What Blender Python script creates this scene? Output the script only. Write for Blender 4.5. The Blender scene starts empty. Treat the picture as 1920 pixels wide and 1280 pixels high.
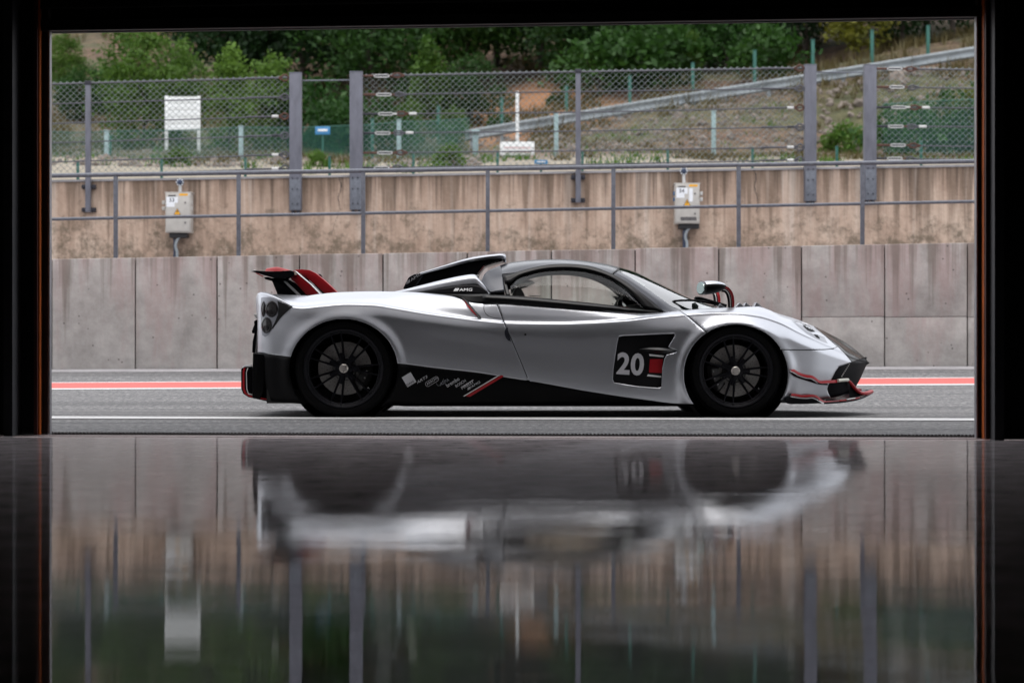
import bpy, bmesh, math, random
import numpy as np
from mathutils import Vector, Matrix, noise as mnoise
from mathutils.geometry import tessellate_polygon

R = math.radians
random.seed(7)
SC = bpy.context.scene
COL = SC.collection

# ------------------------------------------------------------------ camera, sky, sun, exposure
LENS = 70.0
F = 1920 * LENS / 36.0          # focal length in photograph pixels
H = 0.468                       # camera height above the garage floor (m)
HY, CX = 660.0, 960.0           # horizon row and principal column of the photograph
cam_d = bpy.data.cameras.new('camera')
cam = bpy.data.objects.new('camera', cam_d); COL.objects.link(cam)
cam.location = (0, 0, H); cam.rotation_euler = (R(90), 0, 0)
cam_d.lens = LENS; cam_d.sensor_width = 36; cam_d.sensor_fit = 'HORIZONTAL'
cam_d.shift_y = (HY - 640) / 1920.0
cam_d.clip_start = 0.05; cam_d.clip_end = 900
cam_d.dof.use_dof = True; cam_d.dof.focus_distance = 14.3; cam_d.dof.aperture_fstop = 2.8
SC.camera = cam

SUN_EL, SUN_AZ = R(82), R(200)   # azimuth measured from +Y towards +X
world = bpy.data.worlds.new('World'); SC.world = world; world.use_nodes = True
wn = world.node_tree.nodes; wl = world.node_tree.links
sky = wn.new('ShaderNodeTexSky'); sky.sky_type = 'NISHITA'; sky.sun_disc = False
sky.sun_elevation = SUN_EL; sky.sun_rotation = SUN_AZ
sky.air_density = 1.0; sky.dust_density = 5.0; sky.ozone_density = 1.0
bg = wn['Background']; bg.inputs['Strength'].default_value = 0.15
hs = wn.new('ShaderNodeHueSaturation'); hs.inputs['Saturation'].default_value = .45      # thin even cloud: the blue is washed out
cl = wn.new('ShaderNodeMix'); cl.data_type = 'RGBA'; cl.inputs[0].default_value = .6; cl.inputs[7].default_value = (11.5, 11.6, 12.0, 1)   # even cloud layer
wl.new(sky.outputs['Color'], hs.inputs['Color']); wl.new(hs.outputs['Color'], cl.inputs[6]); wl.new(cl.outputs[2], bg.inputs['Color'])
sun_d = bpy.data.lights.new('sun', 'SUN'); sun_d.energy = 0.8; sun_d.angle = R(45); sun_d.color = (1, .965, .92)
sun = bpy.data.objects.new('sun', sun_d); COL.objects.link(sun)
sdir = Vector((math.sin(SUN_AZ) * math.cos(SUN_EL), math.cos(SUN_AZ) * math.cos(SUN_EL), math.sin(SUN_EL)))
sun.rotation_euler = sdir.to_track_quat('Z', 'Y').to_euler(); sun.location = sdir * 60
SC.view_settings.view_transform = 'Standard'; SC.view_settings.look = 'None'
SC.view_settings.exposure = 0.50; SC.view_settings.gamma = 1.0
SC.render.engine = 'CYCLES'
SC.cycles.use_denoising = True
SC.cycles.max_bounces = 8; SC.cycles.transparent_max_bounces = 16; SC.cycles.caustics_reflective = False
SC.cycles.sample_clamp_indirect = 6.0

# ------------------------------------------------------------------ helpers
def P(px, py, Y):
    """world point seen at photograph pixel (px, py) at distance Y"""
    return Vector(((px - CX) * Y / F, Y, H - (py - HY) * Y / F))

def wloc(o):
    v = Vector((0, 0, 0))
    while o is not None:
        v += o.location; o = o.parent
    return v

def tag(o, label=None, cat=None, group=None, kind=None):
    if label: o['label'] = label
    if cat: o['category'] = cat
    if group: o['group'] = group
    if kind: o['kind'] = kind
    return o

def thing(name, loc, label, cat, group=None):
    o = bpy.data.objects.new(name, None); COL.objects.link(o); o.location = loc
    o.empty_display_size = .1
    return tag(o, label, cat, group)

def subthing(name, parent, loc):
    o = bpy.data.objects.new(name, None); COL.objects.link(o); o.parent = parent
    o.location = Vector(loc) - wloc(parent); o.empty_display_size = .05
    return o

class MB:
    """collects world-space geometry, builds ONE mesh object"""
    def __init__(s): s.v = []; s.f = []
    def add(s, vs, fs):
        n = len(s.v); s.v.extend([tuple(v) for v in vs]); s.f.extend([tuple(i + n for i in f) for f in fs]); return s
    def box(s, a, b):
        x0, y0, z0 = (min(a[i], b[i]) for i in range(3)); x1, y1, z1 = (max(a[i], b[i]) for i in range(3))
        return s.add([(x0,y0,z0),(x1,y0,z0),(x1,y1,z0),(x0,y1,z0),(x0,y0,z1),(x1,y0,z1),(x1,y1,z1),(x0,y1,z1)],
                     [(0,3,2,1),(4,5,6,7),(0,1,5,4),(1,2,6,5),(2,3,7,6),(3,0,4,7)])
    def hexa(s, p):   # 8 points: front quad (bl,br,tr,tl) then back quad
        return s.add(p, [(0,1,2,3),(7,6,5,4),(0,4,5,1),(1,5,6,2),(2,6,7,3),(3,7,4,0)])
    def tube(s, pts, r, n=8, caps=True):
        pts = [Vector(p) for p in pts]
        rr = r if isinstance(r, (list, tuple)) else [r] * len(pts)
        vs = []; fs = []; up = None
        for i, p in enumerate(pts):
            d = (pts[min(i+1, len(pts)-1)] - pts[max(i-1, 0)]).normalized()
            if up is None:
                up = Vector((0, 0, 1)) if abs(d.z) < .9 else Vector((1, 0, 0))
            a = d.cross(up).normalized(); b = a.cross(d).normalized(); up = b
            for k in range(n):
                t = 2 * math.pi * (k + .5) / n
                vs.append(p + (a * math.cos(t) + b * math.sin(t)) * rr[i])
        for i in range(len(pts) - 1):
            for k in range(n):
                k2 = (k + 1) % n
                fs.append((i*n+k, i*n+k2, (i+1)*n+k2, (i+1)*n+k))
        if caps:
            fs.append(tuple(range(n-1, -1, -1))); fs.append(tuple((len(pts)-1)*n + k for k in range(n)))
        return s.add(vs, fs)
    def lathe(s, c, axis, prof, n=48, a0=0, a1=2*math.pi, closed=True):
        """prof: list of (radius, along axis)"""
        c = Vector(c); ax = Vector(axis).normalized()
        u = Vector((1, 0, 0)) if abs(ax.x) < .9 else Vector((0, 0, 1))
        v = ax.cross(u).normalized(); u = v.cross(ax).normalized()
        m = n if closed else n + 1; vs = []; fs = []
        for k in range(m):
            t = a0 + (a1 - a0) * k / n
            d = u * math.cos(t) + v * math.sin(t)
            for (r, h) in prof: vs.append(c + d * r + ax * h)
        L = len(prof)
        for k in range(n):
            k2 = (k + 1) % m
            for i in range(L - 1):
                fs.append((k*L+i, k*L+i+1, k2*L+i+1, k2*L+i))
        return s.add(vs, fs)
    def grid(s, rows, flip=False):
        m = len(rows[0]); vs = [p for r in rows for p in r]; fs = []
        for i in range(len(rows) - 1):
            for j in range(m - 1):
                q = (i*m+j, i*m+j+1, (i+1)*m+j+1, (i+1)*m+j)
                fs.append(q[::-1] if flip else q)
        return s.add(vs, fs)
    def build(s, name, mat, parent=None, smooth=True, bevel=0, solid=0, ang=35, kind=None, label=None, weld=False, origin=None, recalc=False):
        me = bpy.data.meshes.new(name)
        if parent is not None: org = wloc(parent)
        elif origin is not None: org = Vector(origin)
        else: org = Vector((0, 0, 0))
        me.from_pydata([(v[0]-org.x, v[1]-org.y, v[2]-org.z) for v in s.v], [], s.f)
        me.update()
        if weld or bevel or recalc:
            bm = bmesh.new(); bm.from_mesh(me)
            if weld: bmesh.ops.remove_doubles(bm, verts=bm.verts, dist=1e-5)
            if recalc: bmesh.ops.recalc_face_normals(bm, faces=bm.faces)
            if bevel:
                es = [e for e in bm.edges if len(e.link_faces) == 2 and e.calc_face_angle(0) > R(30)]
                bmesh.ops.bevel(bm, geom=es, offset=bevel, segments=2, profile=.6, affect='EDGES', clamp_overlap=True)
            bm.to_mesh(me); bm.free()
        if smooth:
            me.shade_smooth()
            try: me.set_sharp_from_angle(angle=R(ang))
            except Exception: pass
        me.materials.append(mat)
        o = bpy.data.objects.new(name, me); COL.objects.link(o)
        if parent is not None: o.parent = parent
        else: o.location = org
        if solid:
            md = o.modifiers.new('thickness', 'SOLIDIFY'); md.thickness = solid; md.offset = -1
        if kind: o['kind'] = kind
        if label: o['label'] = label
        return o

def copy_tree(o, parent=None, mirror=False):
    c = o.copy(); COL.objects.link(c); c.parent = parent
    for ch in list(o.children): copy_tree(ch, c)
    return c

def pchip(xs, ys, q):
    xs = np.asarray(xs, float); ys = np.asarray(ys, float); q = np.asarray(q, float)
    h = np.diff(xs); d = np.diff(ys) / h; m = np.zeros(len(xs))
    if len(xs) == 2: m[:] = d[0]
    else:
        for i in range(1, len(xs) - 1):
            if d[i-1] * d[i] > 0:
                w1 = 2*h[i] + h[i-1]; w2 = h[i] + 2*h[i-1]
                m[i] = (w1 + w2) / (w1 / d[i-1] + w2 / d[i])
        m[0] = d[0]; m[-1] = d[-1]
    i = np.clip(np.searchsorted(xs, q) - 1, 0, len(xs) - 2)
    t = np.clip((q - xs[i]) / h[i], 0, 1)
    return ((1+2*t)*(1-t)**2)*ys[i] + (t*(1-t)**2)*h[i]*m[i] + (t*t*(3-2*t))*ys[i+1] + (t*t*(t-1))*h[i]*m[i+1]

def spline(pts, n):
    """Catmull-Rom resampling of a list of tuples, n points evenly by chord"""
    p = np.array(pts, float)
    if len(p) == 2: return [tuple(p[0] + (p[1]-p[0])*k/(n-1)) for k in range(n)]
    s = np.r_[0, np.cumsum(np.linalg.norm(np.diff(p[:, :2], axis=0), axis=1) + 1e-6)]
    q = np.linspace(0, s[-1], n); out = []
    T = np.zeros_like(p)
    T[1:-1] = (p[2:] - p[:-2]) / (s[2:] - s[:-2])[:, None]; T[0] = (p[1]-p[0])/(s[1]-s[0]); T[-1] = (p[-1]-p[-2])/(s[-1]-s[-2])
    for x in q:
        i = min(max(np.searchsorted(s, x) - 1, 0), len(p) - 2); h = s[i+1]-s[i]; t = (x - s[i]) / h
        out.append(tuple(((1+2*t)*(1-t)**2)*p[i] + (t*(1-t)**2)*h*T[i] + (t*t*(3-2*t))*p[i+1] + (t*t*(t-1))*h*T[i+1]))
    return out

def inpoly(x, y, poly):
    c = False; j = len(poly) - 1
    for i in range(len(poly)):
        xi, yi = poly[i]; xj, yj = poly[j]
        if (yi > y) != (yj > y) and x < (xj - xi) * (y - yi) / (yj - yi) + xi: c = not c
        j = i
    return c

def fill2d(poly, maxlen):
    """triangulated, subdivided 2-D polygon -> verts (x,y), faces"""
    bm = bmesh.new()
    vs = [bm.verts.new((p[0], p[1], 0)) for p in poly]
    f = bm.faces.new(vs); bmesh.ops.triangulate(bm, faces=[f])
    for _ in range(6):
        es = [e for e in bm.edges if e.calc_length() > maxlen]
        if not es: break
        bmesh.ops.subdivide_edges(bm, edges=es, cuts=1); bmesh.ops.triangulate(bm, faces=bm.faces)
    bm.verts.index_update(); bm.normal_update()
    V = [(v.co.x, v.co.y) for v in bm.verts]; Fc = []
    for f in bm.faces:
        idx = [v.index for v in f.verts]
        if f.normal.z > 0: idx.reverse()      # photograph y runs down: flip so faces look at -Y
        Fc.append(tuple(idx))
    bm.free(); return V, Fc

def ellipse(cx, cy, rx, ry, n=24, rot=0):
    return [(cx + rx*math.cos(t)*math.cos(rot) - ry*math.sin(t)*math.sin(rot), cy + rx*math.cos(t)*math.sin(rot) + ry*math.sin(t)*math.cos(rot)) for t in [2*math.pi*k/n for k in range(n)]]

_txt = {}
def text2d(s, bold=0.0, spacing=1.0):
    """flat mesh of a word, unit cap height, x to the right, y up, starting at 0"""
    key = (s, bold, spacing)
    if key in _txt: return _txt[key]
    cu = bpy.data.curves.new('t', 'FONT'); cu.body = s; cu.size = 1; cu.offset = bold; cu.resolution_u = 4; cu.space_character = spacing
    o = bpy.data.objects.new('t', cu); COL.objects.link(o)
    bpy.context.view_layer.update()
    me = bpy.data.meshes.new_from_object(o.evaluated_get(bpy.context.evaluated_depsgraph_get()))
    V = np.array([(v.co.x, v.co.y) for v in me.vertices]); Fc = [tuple(p.vertices) for p in me.polygons]
    bpy.data.objects.remove(o); bpy.data.curves.remove(cu); bpy.data.meshes.remove(me)
    V[:, 0] -= V[:, 0].min(); V[:, 1] -= V[:, 1].min(); V /= V[:, 1].max()
    _txt[key] = (V, Fc); return V, Fc

# ------------------------------------------------------------------ materials
def nodemat(name):
    m = bpy.data.materials.new(name); m.use_nodes = True
    return m, m.node_tree.nodes, m.node_tree.links, m.node_tree.nodes['Principled BSDF']

def ramp(nt, links, src, stops):
    r = nt.new('ShaderNodeValToRGB'); e = r.color_ramp.elements
    while len(e) < len(stops): e.new(.5)
    for el, (p, c) in zip(e, stops):
        el.position = p; el.color = (c, c, c, 1) if isinstance(c, (int, float)) else (*c, 1)
    links.new(src, r.inputs['Fac']); return r.outputs['Color']

def coords(nt, links, scale=(1, 1, 1), kind='Position', loc=(0, 0, 0)):
    if kind == 'Position': s = nt.new('ShaderNodeNewGeometry').outputs['Position']
    else: s = nt.new('ShaderNodeTexCoord').outputs[kind]
    mp = nt.new('ShaderNodeMapping'); mp.inputs['Scale'].default_value = scale; mp.inputs['Location'].default_value = loc
    links.new(s, mp.inputs['Vector']); return mp.outputs['Vector']

def tnoise(nt, links, vec, scale, detail=4, rough=.55, out='Fac'):
    n = nt.new('ShaderNodeTexNoise'); n.inputs['Scale'].default_value = scale; n.inputs['Detail'].default_value = detail; n.inputs['Roughness'].default_value = rough
    links.new(vec, n.inputs['Vector']); return n.outputs[out]

def mixc(nt, links, fac, a, b, mode='MIX'):
    m = nt.new('ShaderNodeMix'); m.data_type = 'RGBA'; m.blend_type = mode
    for i, x in ((0, fac), (6, a), (7, b)):
        if isinstance(x, (int, float)): m.inputs[i].default_value = x
        elif isinstance(x, tuple): m.inputs[i].default_value = (*x, 1)
        else: links.new(x, m.inputs[i])
    return m.outputs[2]

def math_(nt, links, op, a, b=0.0, clamp=False):
    m = nt.new('ShaderNodeMath'); m.operation = op; m.use_clamp = clamp
    for i, x in ((0, a), (1, b)):
        if isinstance(x, (int, float)): m.inputs[i].default_value = x
        else: links.new(x, m.inputs[i])
    return m.outputs[0]

def bump(nt, links, b, h, strength, dist):
    n = nt.new('ShaderNodeBump'); n.inputs['Strength'].default_value = strength; n.inputs['Distance'].default_value = dist
    links.new(h, n.inputs['Height']); links.new(n.outputs['Normal'], b.inputs['Normal'])

def mat(name, color, rough=.5, metal=0, coat=0, var=0, vscale=6, bmp=0, bscale=60, spec=.5, stretch=(1, 1, 1), rvar=0, emit=0):
    m, n, l, b = nodemat(name)
    b.inputs['Base Color'].default_value = (*color, 1); b.inputs['Roughness'].default_value = rough
    b.inputs['Metallic'].default_value = metal; b.inputs['Coat Weight'].default_value = coat; b.inputs['Coat Roughness'].default_value = .06
    b.inputs['Specular IOR Level'].default_value = spec
    if var or rvar or bmp: vec = coords(n, l, stretch)
    if var or rvar:
        nz = tnoise(n, l, vec, vscale, 5, .6)
    if var:
        lo = tuple(c * (1 - var) for c in color); hi = tuple(min(1, c * (1 + var)) for c in color)
        l.new(ramp(n, l, nz, [(.3, lo), (.7, hi)]), b.inputs['Base Color'])
    if rvar:
        l.new(ramp(n, l, nz, [(.3, max(0, rough - rvar)), (.7, min(1, rough + rvar))]), b.inputs['Roughness'])
    if bmp:
        bump(n, l, b, tnoise(n, l, vec, bscale, 3), bmp, .01)
    return m

M = {}
# car
M['silver'] = mat('satin_silver_paint', (.47, .485, .52), .33, .84, .08, rvar=.03, vscale=3)
M['pillar'] = mat('dark_silver_paint', (.032, .035, .045), .25, .35, .05, rvar=.02)
def carbon():
    m, n, l, b = nodemat('gloss_carbon')
    v = coords(n, l, (1, 1, 1)); ck = n.new('ShaderNodeTexChecker'); ck.inputs['Scale'].default_value = 220
    l.new(v, ck.inputs['Vector']); ck.inputs['Color1'].default_value = (.006, .006, .007, 1); ck.inputs['Color2'].default_value = (.014, .014, .016, 1)
    l.new(ck.outputs['Color'], b.inputs['Base Color']); b.inputs['Roughness'].default_value = .13
    b.inputs['Coat Weight'].default_value = 0; b.inputs['Coat Roughness'].default_value = .05; b.inputs['Specular IOR Level'].default_value = .05
    return m
M['carbon'] = carbon()
M['satin_black'] = mat('satin_black', (.003, .003, .004), .5, spec=.03, rvar=.05)
M['black_trim'] = mat('black_trim', (.004, .004, .005), .32, coat=.03, spec=.25, rvar=.03)
M['skirt'] = mat('skirt_carbon', (.0025, .0025, .003), .45, spec=.07, rvar=.06, vscale=10)
M['liner'] = mat('wheel_liner', (.006, .006, .006), .8, var=.2)
M['rubber'] = mat('tyre_rubber', (.003, .003, .0035), .8, spec=.10, var=.25, vscale=40, bmp=.15, bscale=200)
M['rim'] = mat('rim_dark_metal', (.011, .011, .014), .36, .5, spec=.2, rvar=.05, vscale=20)
M['hub'] = mat('hub_nut_metal', (.85, .80, .75), .35, 1, rvar=.1, vscale=60)
M['bolt'] = mat('bolt_metal', (.55, .55, .56), .3, 1)
def discmat():
    m, n, l, b = nodemat('ceramic_disc'); v = coords(n, l)
    l.new(ramp(n, l, tnoise(n, l, v, 160, 3), [(.3, (.30, .285, .27)), (.7, (.52, .50, .48))]), b.inputs['Base Color'])
    b.inputs['Metallic'].default_value = .3; b.inputs['Roughness'].default_value = .45
    return m
M['disc'] = discmat()
M['caliper'] = mat('caliper_black', (.012, .011, .011), .35, coat=.3)
M['red'] = mat('red_paint', (.34, .008, .014), .4, spec=.25, coat=.05, rvar=.04)
M['white'] = mat('white_vinyl', (.72, .72, .73), .4, var=.04)
M['decal'] = mat('grey_vinyl', (.52, .52, .55), .45, var=.05)
M['lens_dark'] = mat('dark_lens', (.006, .004, .005), .14, spec=.3, coat=.15)
M['lamp_housing'] = mat('lamp_housing', (.24, .25, .28), .35, .4, .2)
M['interior'] = mat('cabin_leather', (.010, .010, .011), .6, var=.2, vscale=30, bmp=.1)
M['mirror'] = mat('mirror_glass', (.55, .68, .66), .04, 1)
M['cream'] = mat('pale_lettering', (.62, .62, .55), .5, var=.05)
def glass(name, tint, refl=1.0, ior=1.5):
    m = bpy.data.materials.new(name); m.use_nodes = True; n = m.node_tree.nodes; l = m.node_tree.links
    n.remove(n['Principled BSDF']); out = n['Material Output']
    tr = n.new('ShaderNodeBsdfTransparent'); tr.inputs['Color'].default_value = (*tint, 1)
    gl = n.new('ShaderNodeBsdfGlossy'); gl.inputs['Roughness'].default_value = .015; gl.inputs['Color'].default_value = (1, 1, 1, 1)
    fr = n.new('ShaderNodeFresnel'); fr.inputs['IOR'].default_value = ior
    mx = n.new('ShaderNodeMixShader')
    l.new(fr.outputs['Fac'], mx.inputs['Fac']); l.new(tr.outputs[0], mx.inputs[1]); l.new(gl.outputs[0], mx.inputs[2]); l.new(mx.outputs[0], out.inputs['Surface'])
    return m
M['glass'] = glass('tinted_glass', (.93, .97, .94), ior=1.22)
M['shield'] = glass('windscreen_glass', (.45, .52, .48), ior=3.0)
# site
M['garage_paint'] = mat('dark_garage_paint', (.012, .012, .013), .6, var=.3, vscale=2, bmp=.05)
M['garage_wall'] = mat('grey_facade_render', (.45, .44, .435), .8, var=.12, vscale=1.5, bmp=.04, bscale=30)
M['steel_edge'] = mat('galvanised_edge', (.40, .39, .41), .45, .6, var=.15, vscale=12)
M['door_rubber'] = mat('dark_brown_seal', (.028, .017, .016), .5, var=.3, vscale=8)
M['orange'] = mat('orange_strip', (.75, .17, .03), .45, var=.25, vscale=6)
M['dark_red'] = mat('dark_red_strip', (.09, .02, .014), .5, var=.3, vscale=6)
M['col_grey'] = mat('grey_column_paint', (.05, .05, .056), .55, var=.2, vscale=3)
M['shutter'] = mat('dark_shutter_slat', (.022, .022, .021), .55, .3, var=.2, vscale=5)
M['galv'] = mat('galvanised_post', (.125, .128, .155), .55, .25, var=.22, vscale=14, rvar=.08, stretch=(1, 1, .3))
M['galv_light'] = mat('galvanised_rail', (.12, .13, .155), .6, .2, var=.25, vscale=22, rvar=.08)
M['cable'] = mat('steel_cable', (.10, .10, .115), .5, .6, var=.3, vscale=40)
M['rust'] = mat('rusty_shackle', (.085, .036, .025), .7, .2, var=.5, vscale=30)
M['zinc'] = mat('white_zinc', (.55, .55, .54), .5, .2, var=.15, vscale=30)
M['wire'] = mat('chain_link_wire', (.20, .23, .23), .5, .4, var=.2, vscale=8)
M['green_post'] = mat('green_coated_post', (.015, .105, .08), .5, var=.2, vscale=8)
M['pale_post'] = mat('pale_blue_post', (.26, .36, .37), .5, .2, var=.15, vscale=8)
M['sign_white'] = mat('white_sign_panel', (.78, .80, .80), .5, var=.05, vscale=3)
M['sign_blue'] = mat('blue_sign_panel', (.04, .20, .42), .45, var=.08)
M['cabinet'] = mat('beige_cabinet', (.42, .40, .37), .5, var=.1, vscale=9, rvar=.05)
M['paper'] = mat('white_paper', (.72, .74, .77), .7, var=.04)
M['yellow'] = mat('warning_yellow', (.75, .36, .01), .5, var=.06)
M['ink'] = mat('black_print', (.015, .015, .017), .6)
M['blue_plastic'] = mat('blue_plastic', (.012, .10, .24), .4, var=.15)
M['siren'] = mat('dark_blue_lamp', (.03, .045, .085), .3, var=.2)
M['bracket'] = mat('dark_bracket', (.035, .035, .045), .5, .5, var=.3, vscale=20)
M['guard'] = mat('guardrail_zinc', (.22, .245, .26), .6, .1, var=.15, vscale=4)
M['hose'] = mat('grey_hose', (.25, .28, .30), .5, var=.15)

def floor_mat():
    m, n, l, b = nodemat('polished_floor')
    v = coords(n, l)
    big = tnoise(n, l, coords(n, l, (.7, 1.2, 1)), 1.3, 5, .6)
    col = ramp(n, l, big, [(.3, (.05, .048, .050)), (.7, (.10, .096, .098))])
    sc = coords(n, l, (3.0, 40, 1))
    scr = ramp(n, l, tnoise(n, l, sc, 3.0, 6, .75), [(.60, 0.0), (.78, 1.0)])
    col = mixc(n, l, math_(n, l, 'MULTIPLY', scr, .6), col, (.42, .42, .43))
    vo = n.new('ShaderNodeTexVoronoi'); vo.inputs['Scale'].default_value = 5.5; l.new(v, vo.inputs['Vector'])
    spot = ramp(n, l, vo.outputs['Distance'], [(.045, 1.0), (.06, 0.0)])
    col = mixc(n, l, spot, col, (.012, .012, .012))
    l.new(col, b.inputs['Base Color'])
    rg = ramp(n, l, tnoise(n, l, coords(n, l, (1, 3, 1)), 2.0, 6, .65), [(.3, .006), (.75, .03)])
    rg2 = mixc(n, l, math_(n, l, 'MULTIPLY', scr, .5), rg, (.4, .4, .4))
    l.new(rg2, b.inputs['Roughness'])
    b.inputs['IOR'].default_value = 1.36
    st = tnoise(n, l, coords(n, l, (2.2, 3.2, 1)), 2.4, 9, .78)
    l.new(math_(n, l, 'ADD', ramp(n, l, st, [(.36, .20), (.66, .72)]), math_(n, l, 'MULTIPLY', scr, .5), True), b.inputs['Sheen Weight']); b.inputs['Sheen Roughness'].default_value = .35; b.inputs['Sheen Tint'].default_value = (1.0, .88, .90, 1)   # fine dust
    # long shallow trowel waves across the floor plus fine orange peel
    w1 = tnoise(n, l, coords(n, l, (.9, 7.0, 1)), 1.5, 3, .5)
    w2 = tnoise(n, l, coords(n, l, (2.2, 9, 1)), 3.0, 4, .6)
    pm = ramp(n, l, tnoise(n, l, coords(n, l, (.45, 1.3, 1), loc=(3, 1, 0)), 1.1, 4, .6), [(.42, .35), (.62, 1.7)])
    h = math_(n, l, 'ADD', math_(n, l, 'MULTIPLY', w1, pm), math_(n, l, 'MULTIPLY', w2, .28))
    bump(n, l, b, h, .085, .006)
    # thin film of dust and scuffs over the polish
    df = n.new('ShaderNodeBsdfDiffuse'); df.inputs['Color'].default_value = (.46, .44, .45, 1)
    mx = n.new('ShaderNodeMixShader'); out = n['Material Output']
    du = ramp(n, l, tnoise(n, l, coords(n, l, (1.2, 4.0, 1)), 1.6, 7, .7), [(.32, .015), (.68, .10)])
    l.new(math_(n, l, 'ADD', du, math_(n, l, 'MULTIPLY', scr, .18), True), mx.inputs[0])
    l.new(b.outputs[0], mx.inputs[1]); l.new(df.outputs[0], mx.inputs[2]); l.new(mx.outputs[0], out.inputs['Surface'])
    return m
M['floor'] = floor_mat()

def asphalt():
    m, n, l, b = nodemat('asphalt')
    v = coords(n, l)
    fine = tnoise(n, l, v, 48, 4, .8)
    c = ramp(n, l, fine, [(.36, (.028, .028, .030)), (.5, (.105, .105, .109)), (.64, (.30, .295, .29))])
    grit_shade = tnoise(n, l, coords(n, l, (24, 7, 1)), 1.0, 3, .85)  # stretched speckle: self-shading of the upstanding stones painted into the colour
    c = mixc(n, l, .55, c, ramp(n, l, grit_shade, [(.34, (.022, .022, .024)), (.5, (.115, .114, .116)), (.66, (.37, .36, .355))]))
    big = tnoise(n, l, coords(n, l, (.25, 1.2, 1)), 1.2, 6, .65)
    c = mixc(n, l, ramp(n, l, big, [(.35, 0.0), (.65, .3)]), c, (.15, .147, .148))
    dark = tnoise(n, l, coords(n, l, (.08, 2.0, 1)), 1.6, 4, .5)
    c = mixc(n, l, ramp(n, l, dark, [(.48, 0.0), (.66, .6)]), c, (.05, .05, .052))
    l.new(c, b.inputs['Base Color']); b.inputs['Roughness'].default_value = .85
    bump(n, l, b, fine, .7, .01)
    return m
M['asphalt'] = asphalt()
def paint(name, c, wear=.25):
    m, n, l, b = nodemat(name); v = coords(n, l)
    k = tnoise(n, l, v, 40, 5, .7)
    l.new(mixc(n, l, ramp(n, l, k, [(.48, 0.0), (.72, wear)]), c, (.2, .19, .19)), b.inputs['Base Color'])
    b.inputs['Roughness'].default_value = .7; bump(n, l, b, tnoise(n, l, v, 85, 3), .4, .008)
    return m
M['line_white'] = paint('white_line_paint', (.56, .56, .56), .6); M['line_red'] = paint('red_line_paint', (.55, .085, .07), .45)
M['sill_conc'] = mat('pink_concrete', (.36, .29, .28), .8, var=.25, vscale=25, bmp=.3)
M['drain'] = mat('drain_iron', (.045, .038, .037), .95, 0, spec=.05, var=.3, vscale=30)
M['grate'] = mat('grate_steel', (.075, .062, .060), .9, spec=.1, var=.35, vscale=14)
M['gutter'] = mat('gutter_concrete', (.30, .29, .30), .8, var=.2, vscale=6, bmp=.3)


def runs(n, l, src, down, fx, lo, hi, seed):
    """rain runs: narrow vertical tongues of varying length hanging from the wall's top"""
    def nx(f, s, det):
        mp = n.new('ShaderNodeMapping'); mp.inputs['Scale'].default_value = (f, f * .3, .0); mp.inputs['Location'].default_value = (s, 0, 0); l.new(src, mp.inputs['Vector'])
        return tnoise(n, l, mp.outputs['Vector'], 1.0, det, .6)
    ln = ramp(n, l, nx(fx, seed, 3), [(lo, 0.0), (hi, 1.0)])
    mp = n.new('ShaderNodeMapping'); mp.inputs['Scale'].default_value = (fx * 2.5, fx, 1.2); l.new(src, mp.inputs['Vector'])
    wob = math_(n, l, 'MULTIPLY', math_(n, l, 'SUBTRACT', tnoise(n, l, mp.outputs['Vector'], 1.0, 5, .7), .5), .5)
    d = math_(n, l, 'ADD', math_(n, l, 'SUBTRACT', ln, down), wob)
    return math_(n, l, 'MULTIPLY', d, 2.6, True)

def panel_mat():
    m, n, l, b = nodemat('precast_concrete')
    v = coords(n, l); oi = n.new('ShaderNodeObjectInfo')
    add = n.new('ShaderNodeVectorMath'); add.operation = 'ADD'; l.new(v, add.inputs[0])
    cmb = n.new('ShaderNodeCombineXYZ'); l.new(math_(n, l, 'MULTIPLY', oi.outputs['Random'], 50), cmb.inputs[1]); l.new(cmb.outputs[0], add.inputs[1])
    v = add.outputs[0]
    def sv(sc):
        mp = n.new('ShaderNodeMapping'); mp.inputs['Scale'].default_value = sc; l.new(v, mp.inputs['Vector']); return mp.outputs['Vector']
    base = ramp(n, l, tnoise(n, l, v, 1.9, 8, .72), [(.32, (.26, .245, .232)), (.68, (.50, .475, .455))])
    # mottled algae / pink iron bloom hanging from the top
    sep = n.new('ShaderNodeSeparateXYZ'); g = n.new('ShaderNodeNewGeometry'); l.new(g.outputs['Position'], sep.inputs[0])
    down = math_(n, l, 'DIVIDE', math_(n, l, 'SUBTRACT', 1.66, sep.outputs['Z']), 1.4, True)    # 0 top .. 1 bottom
    strk = tnoise(n, l, sv((2.6, 2.6, .5)), 1.4, 6, .62)
    pink = ramp(n, l, math_(n, l, 'SUBTRACT', strk, math_(n, l, 'MULTIPLY', down, .16)), [(.40, 0.0), (.57, .52)])
    c = mixc(n, l, pink, base, (.36, .25, .24))
    c = mixc(n, l, math_(n, l, 'MULTIPLY', runs(n, l, v, down, 7.0, .42, .80, 2.0), .62), c, (.12, .092, .072))
    wh = ramp(n, l, tnoise(n, l, sv((7, 7, .5)), 1.7, 4, .6), [(.62, 0.0), (.74, .4)])
    c = mixc(n, l, wh, c, (.42, .40, .39))
    vo = n.new('ShaderNodeTexVoronoi'); vo.inputs['Scale'].default_value = 7; l.new(v, vo.inputs['Vector'])
    c = mixc(n, l, ramp(n, l, vo.outputs['Distance'], [(.05, .8), (.09, 0.0)]), c, (.06, .05, .048))
    l.new(c, b.inputs['Base Color']); b.inputs['Roughness'].default_value = .85
    hh = tnoise(n, l, v, 26, 5, .65)
    bump(n, l, b, hh, .35, .012)
    return m
M['panel'] = panel_mat()

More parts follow.
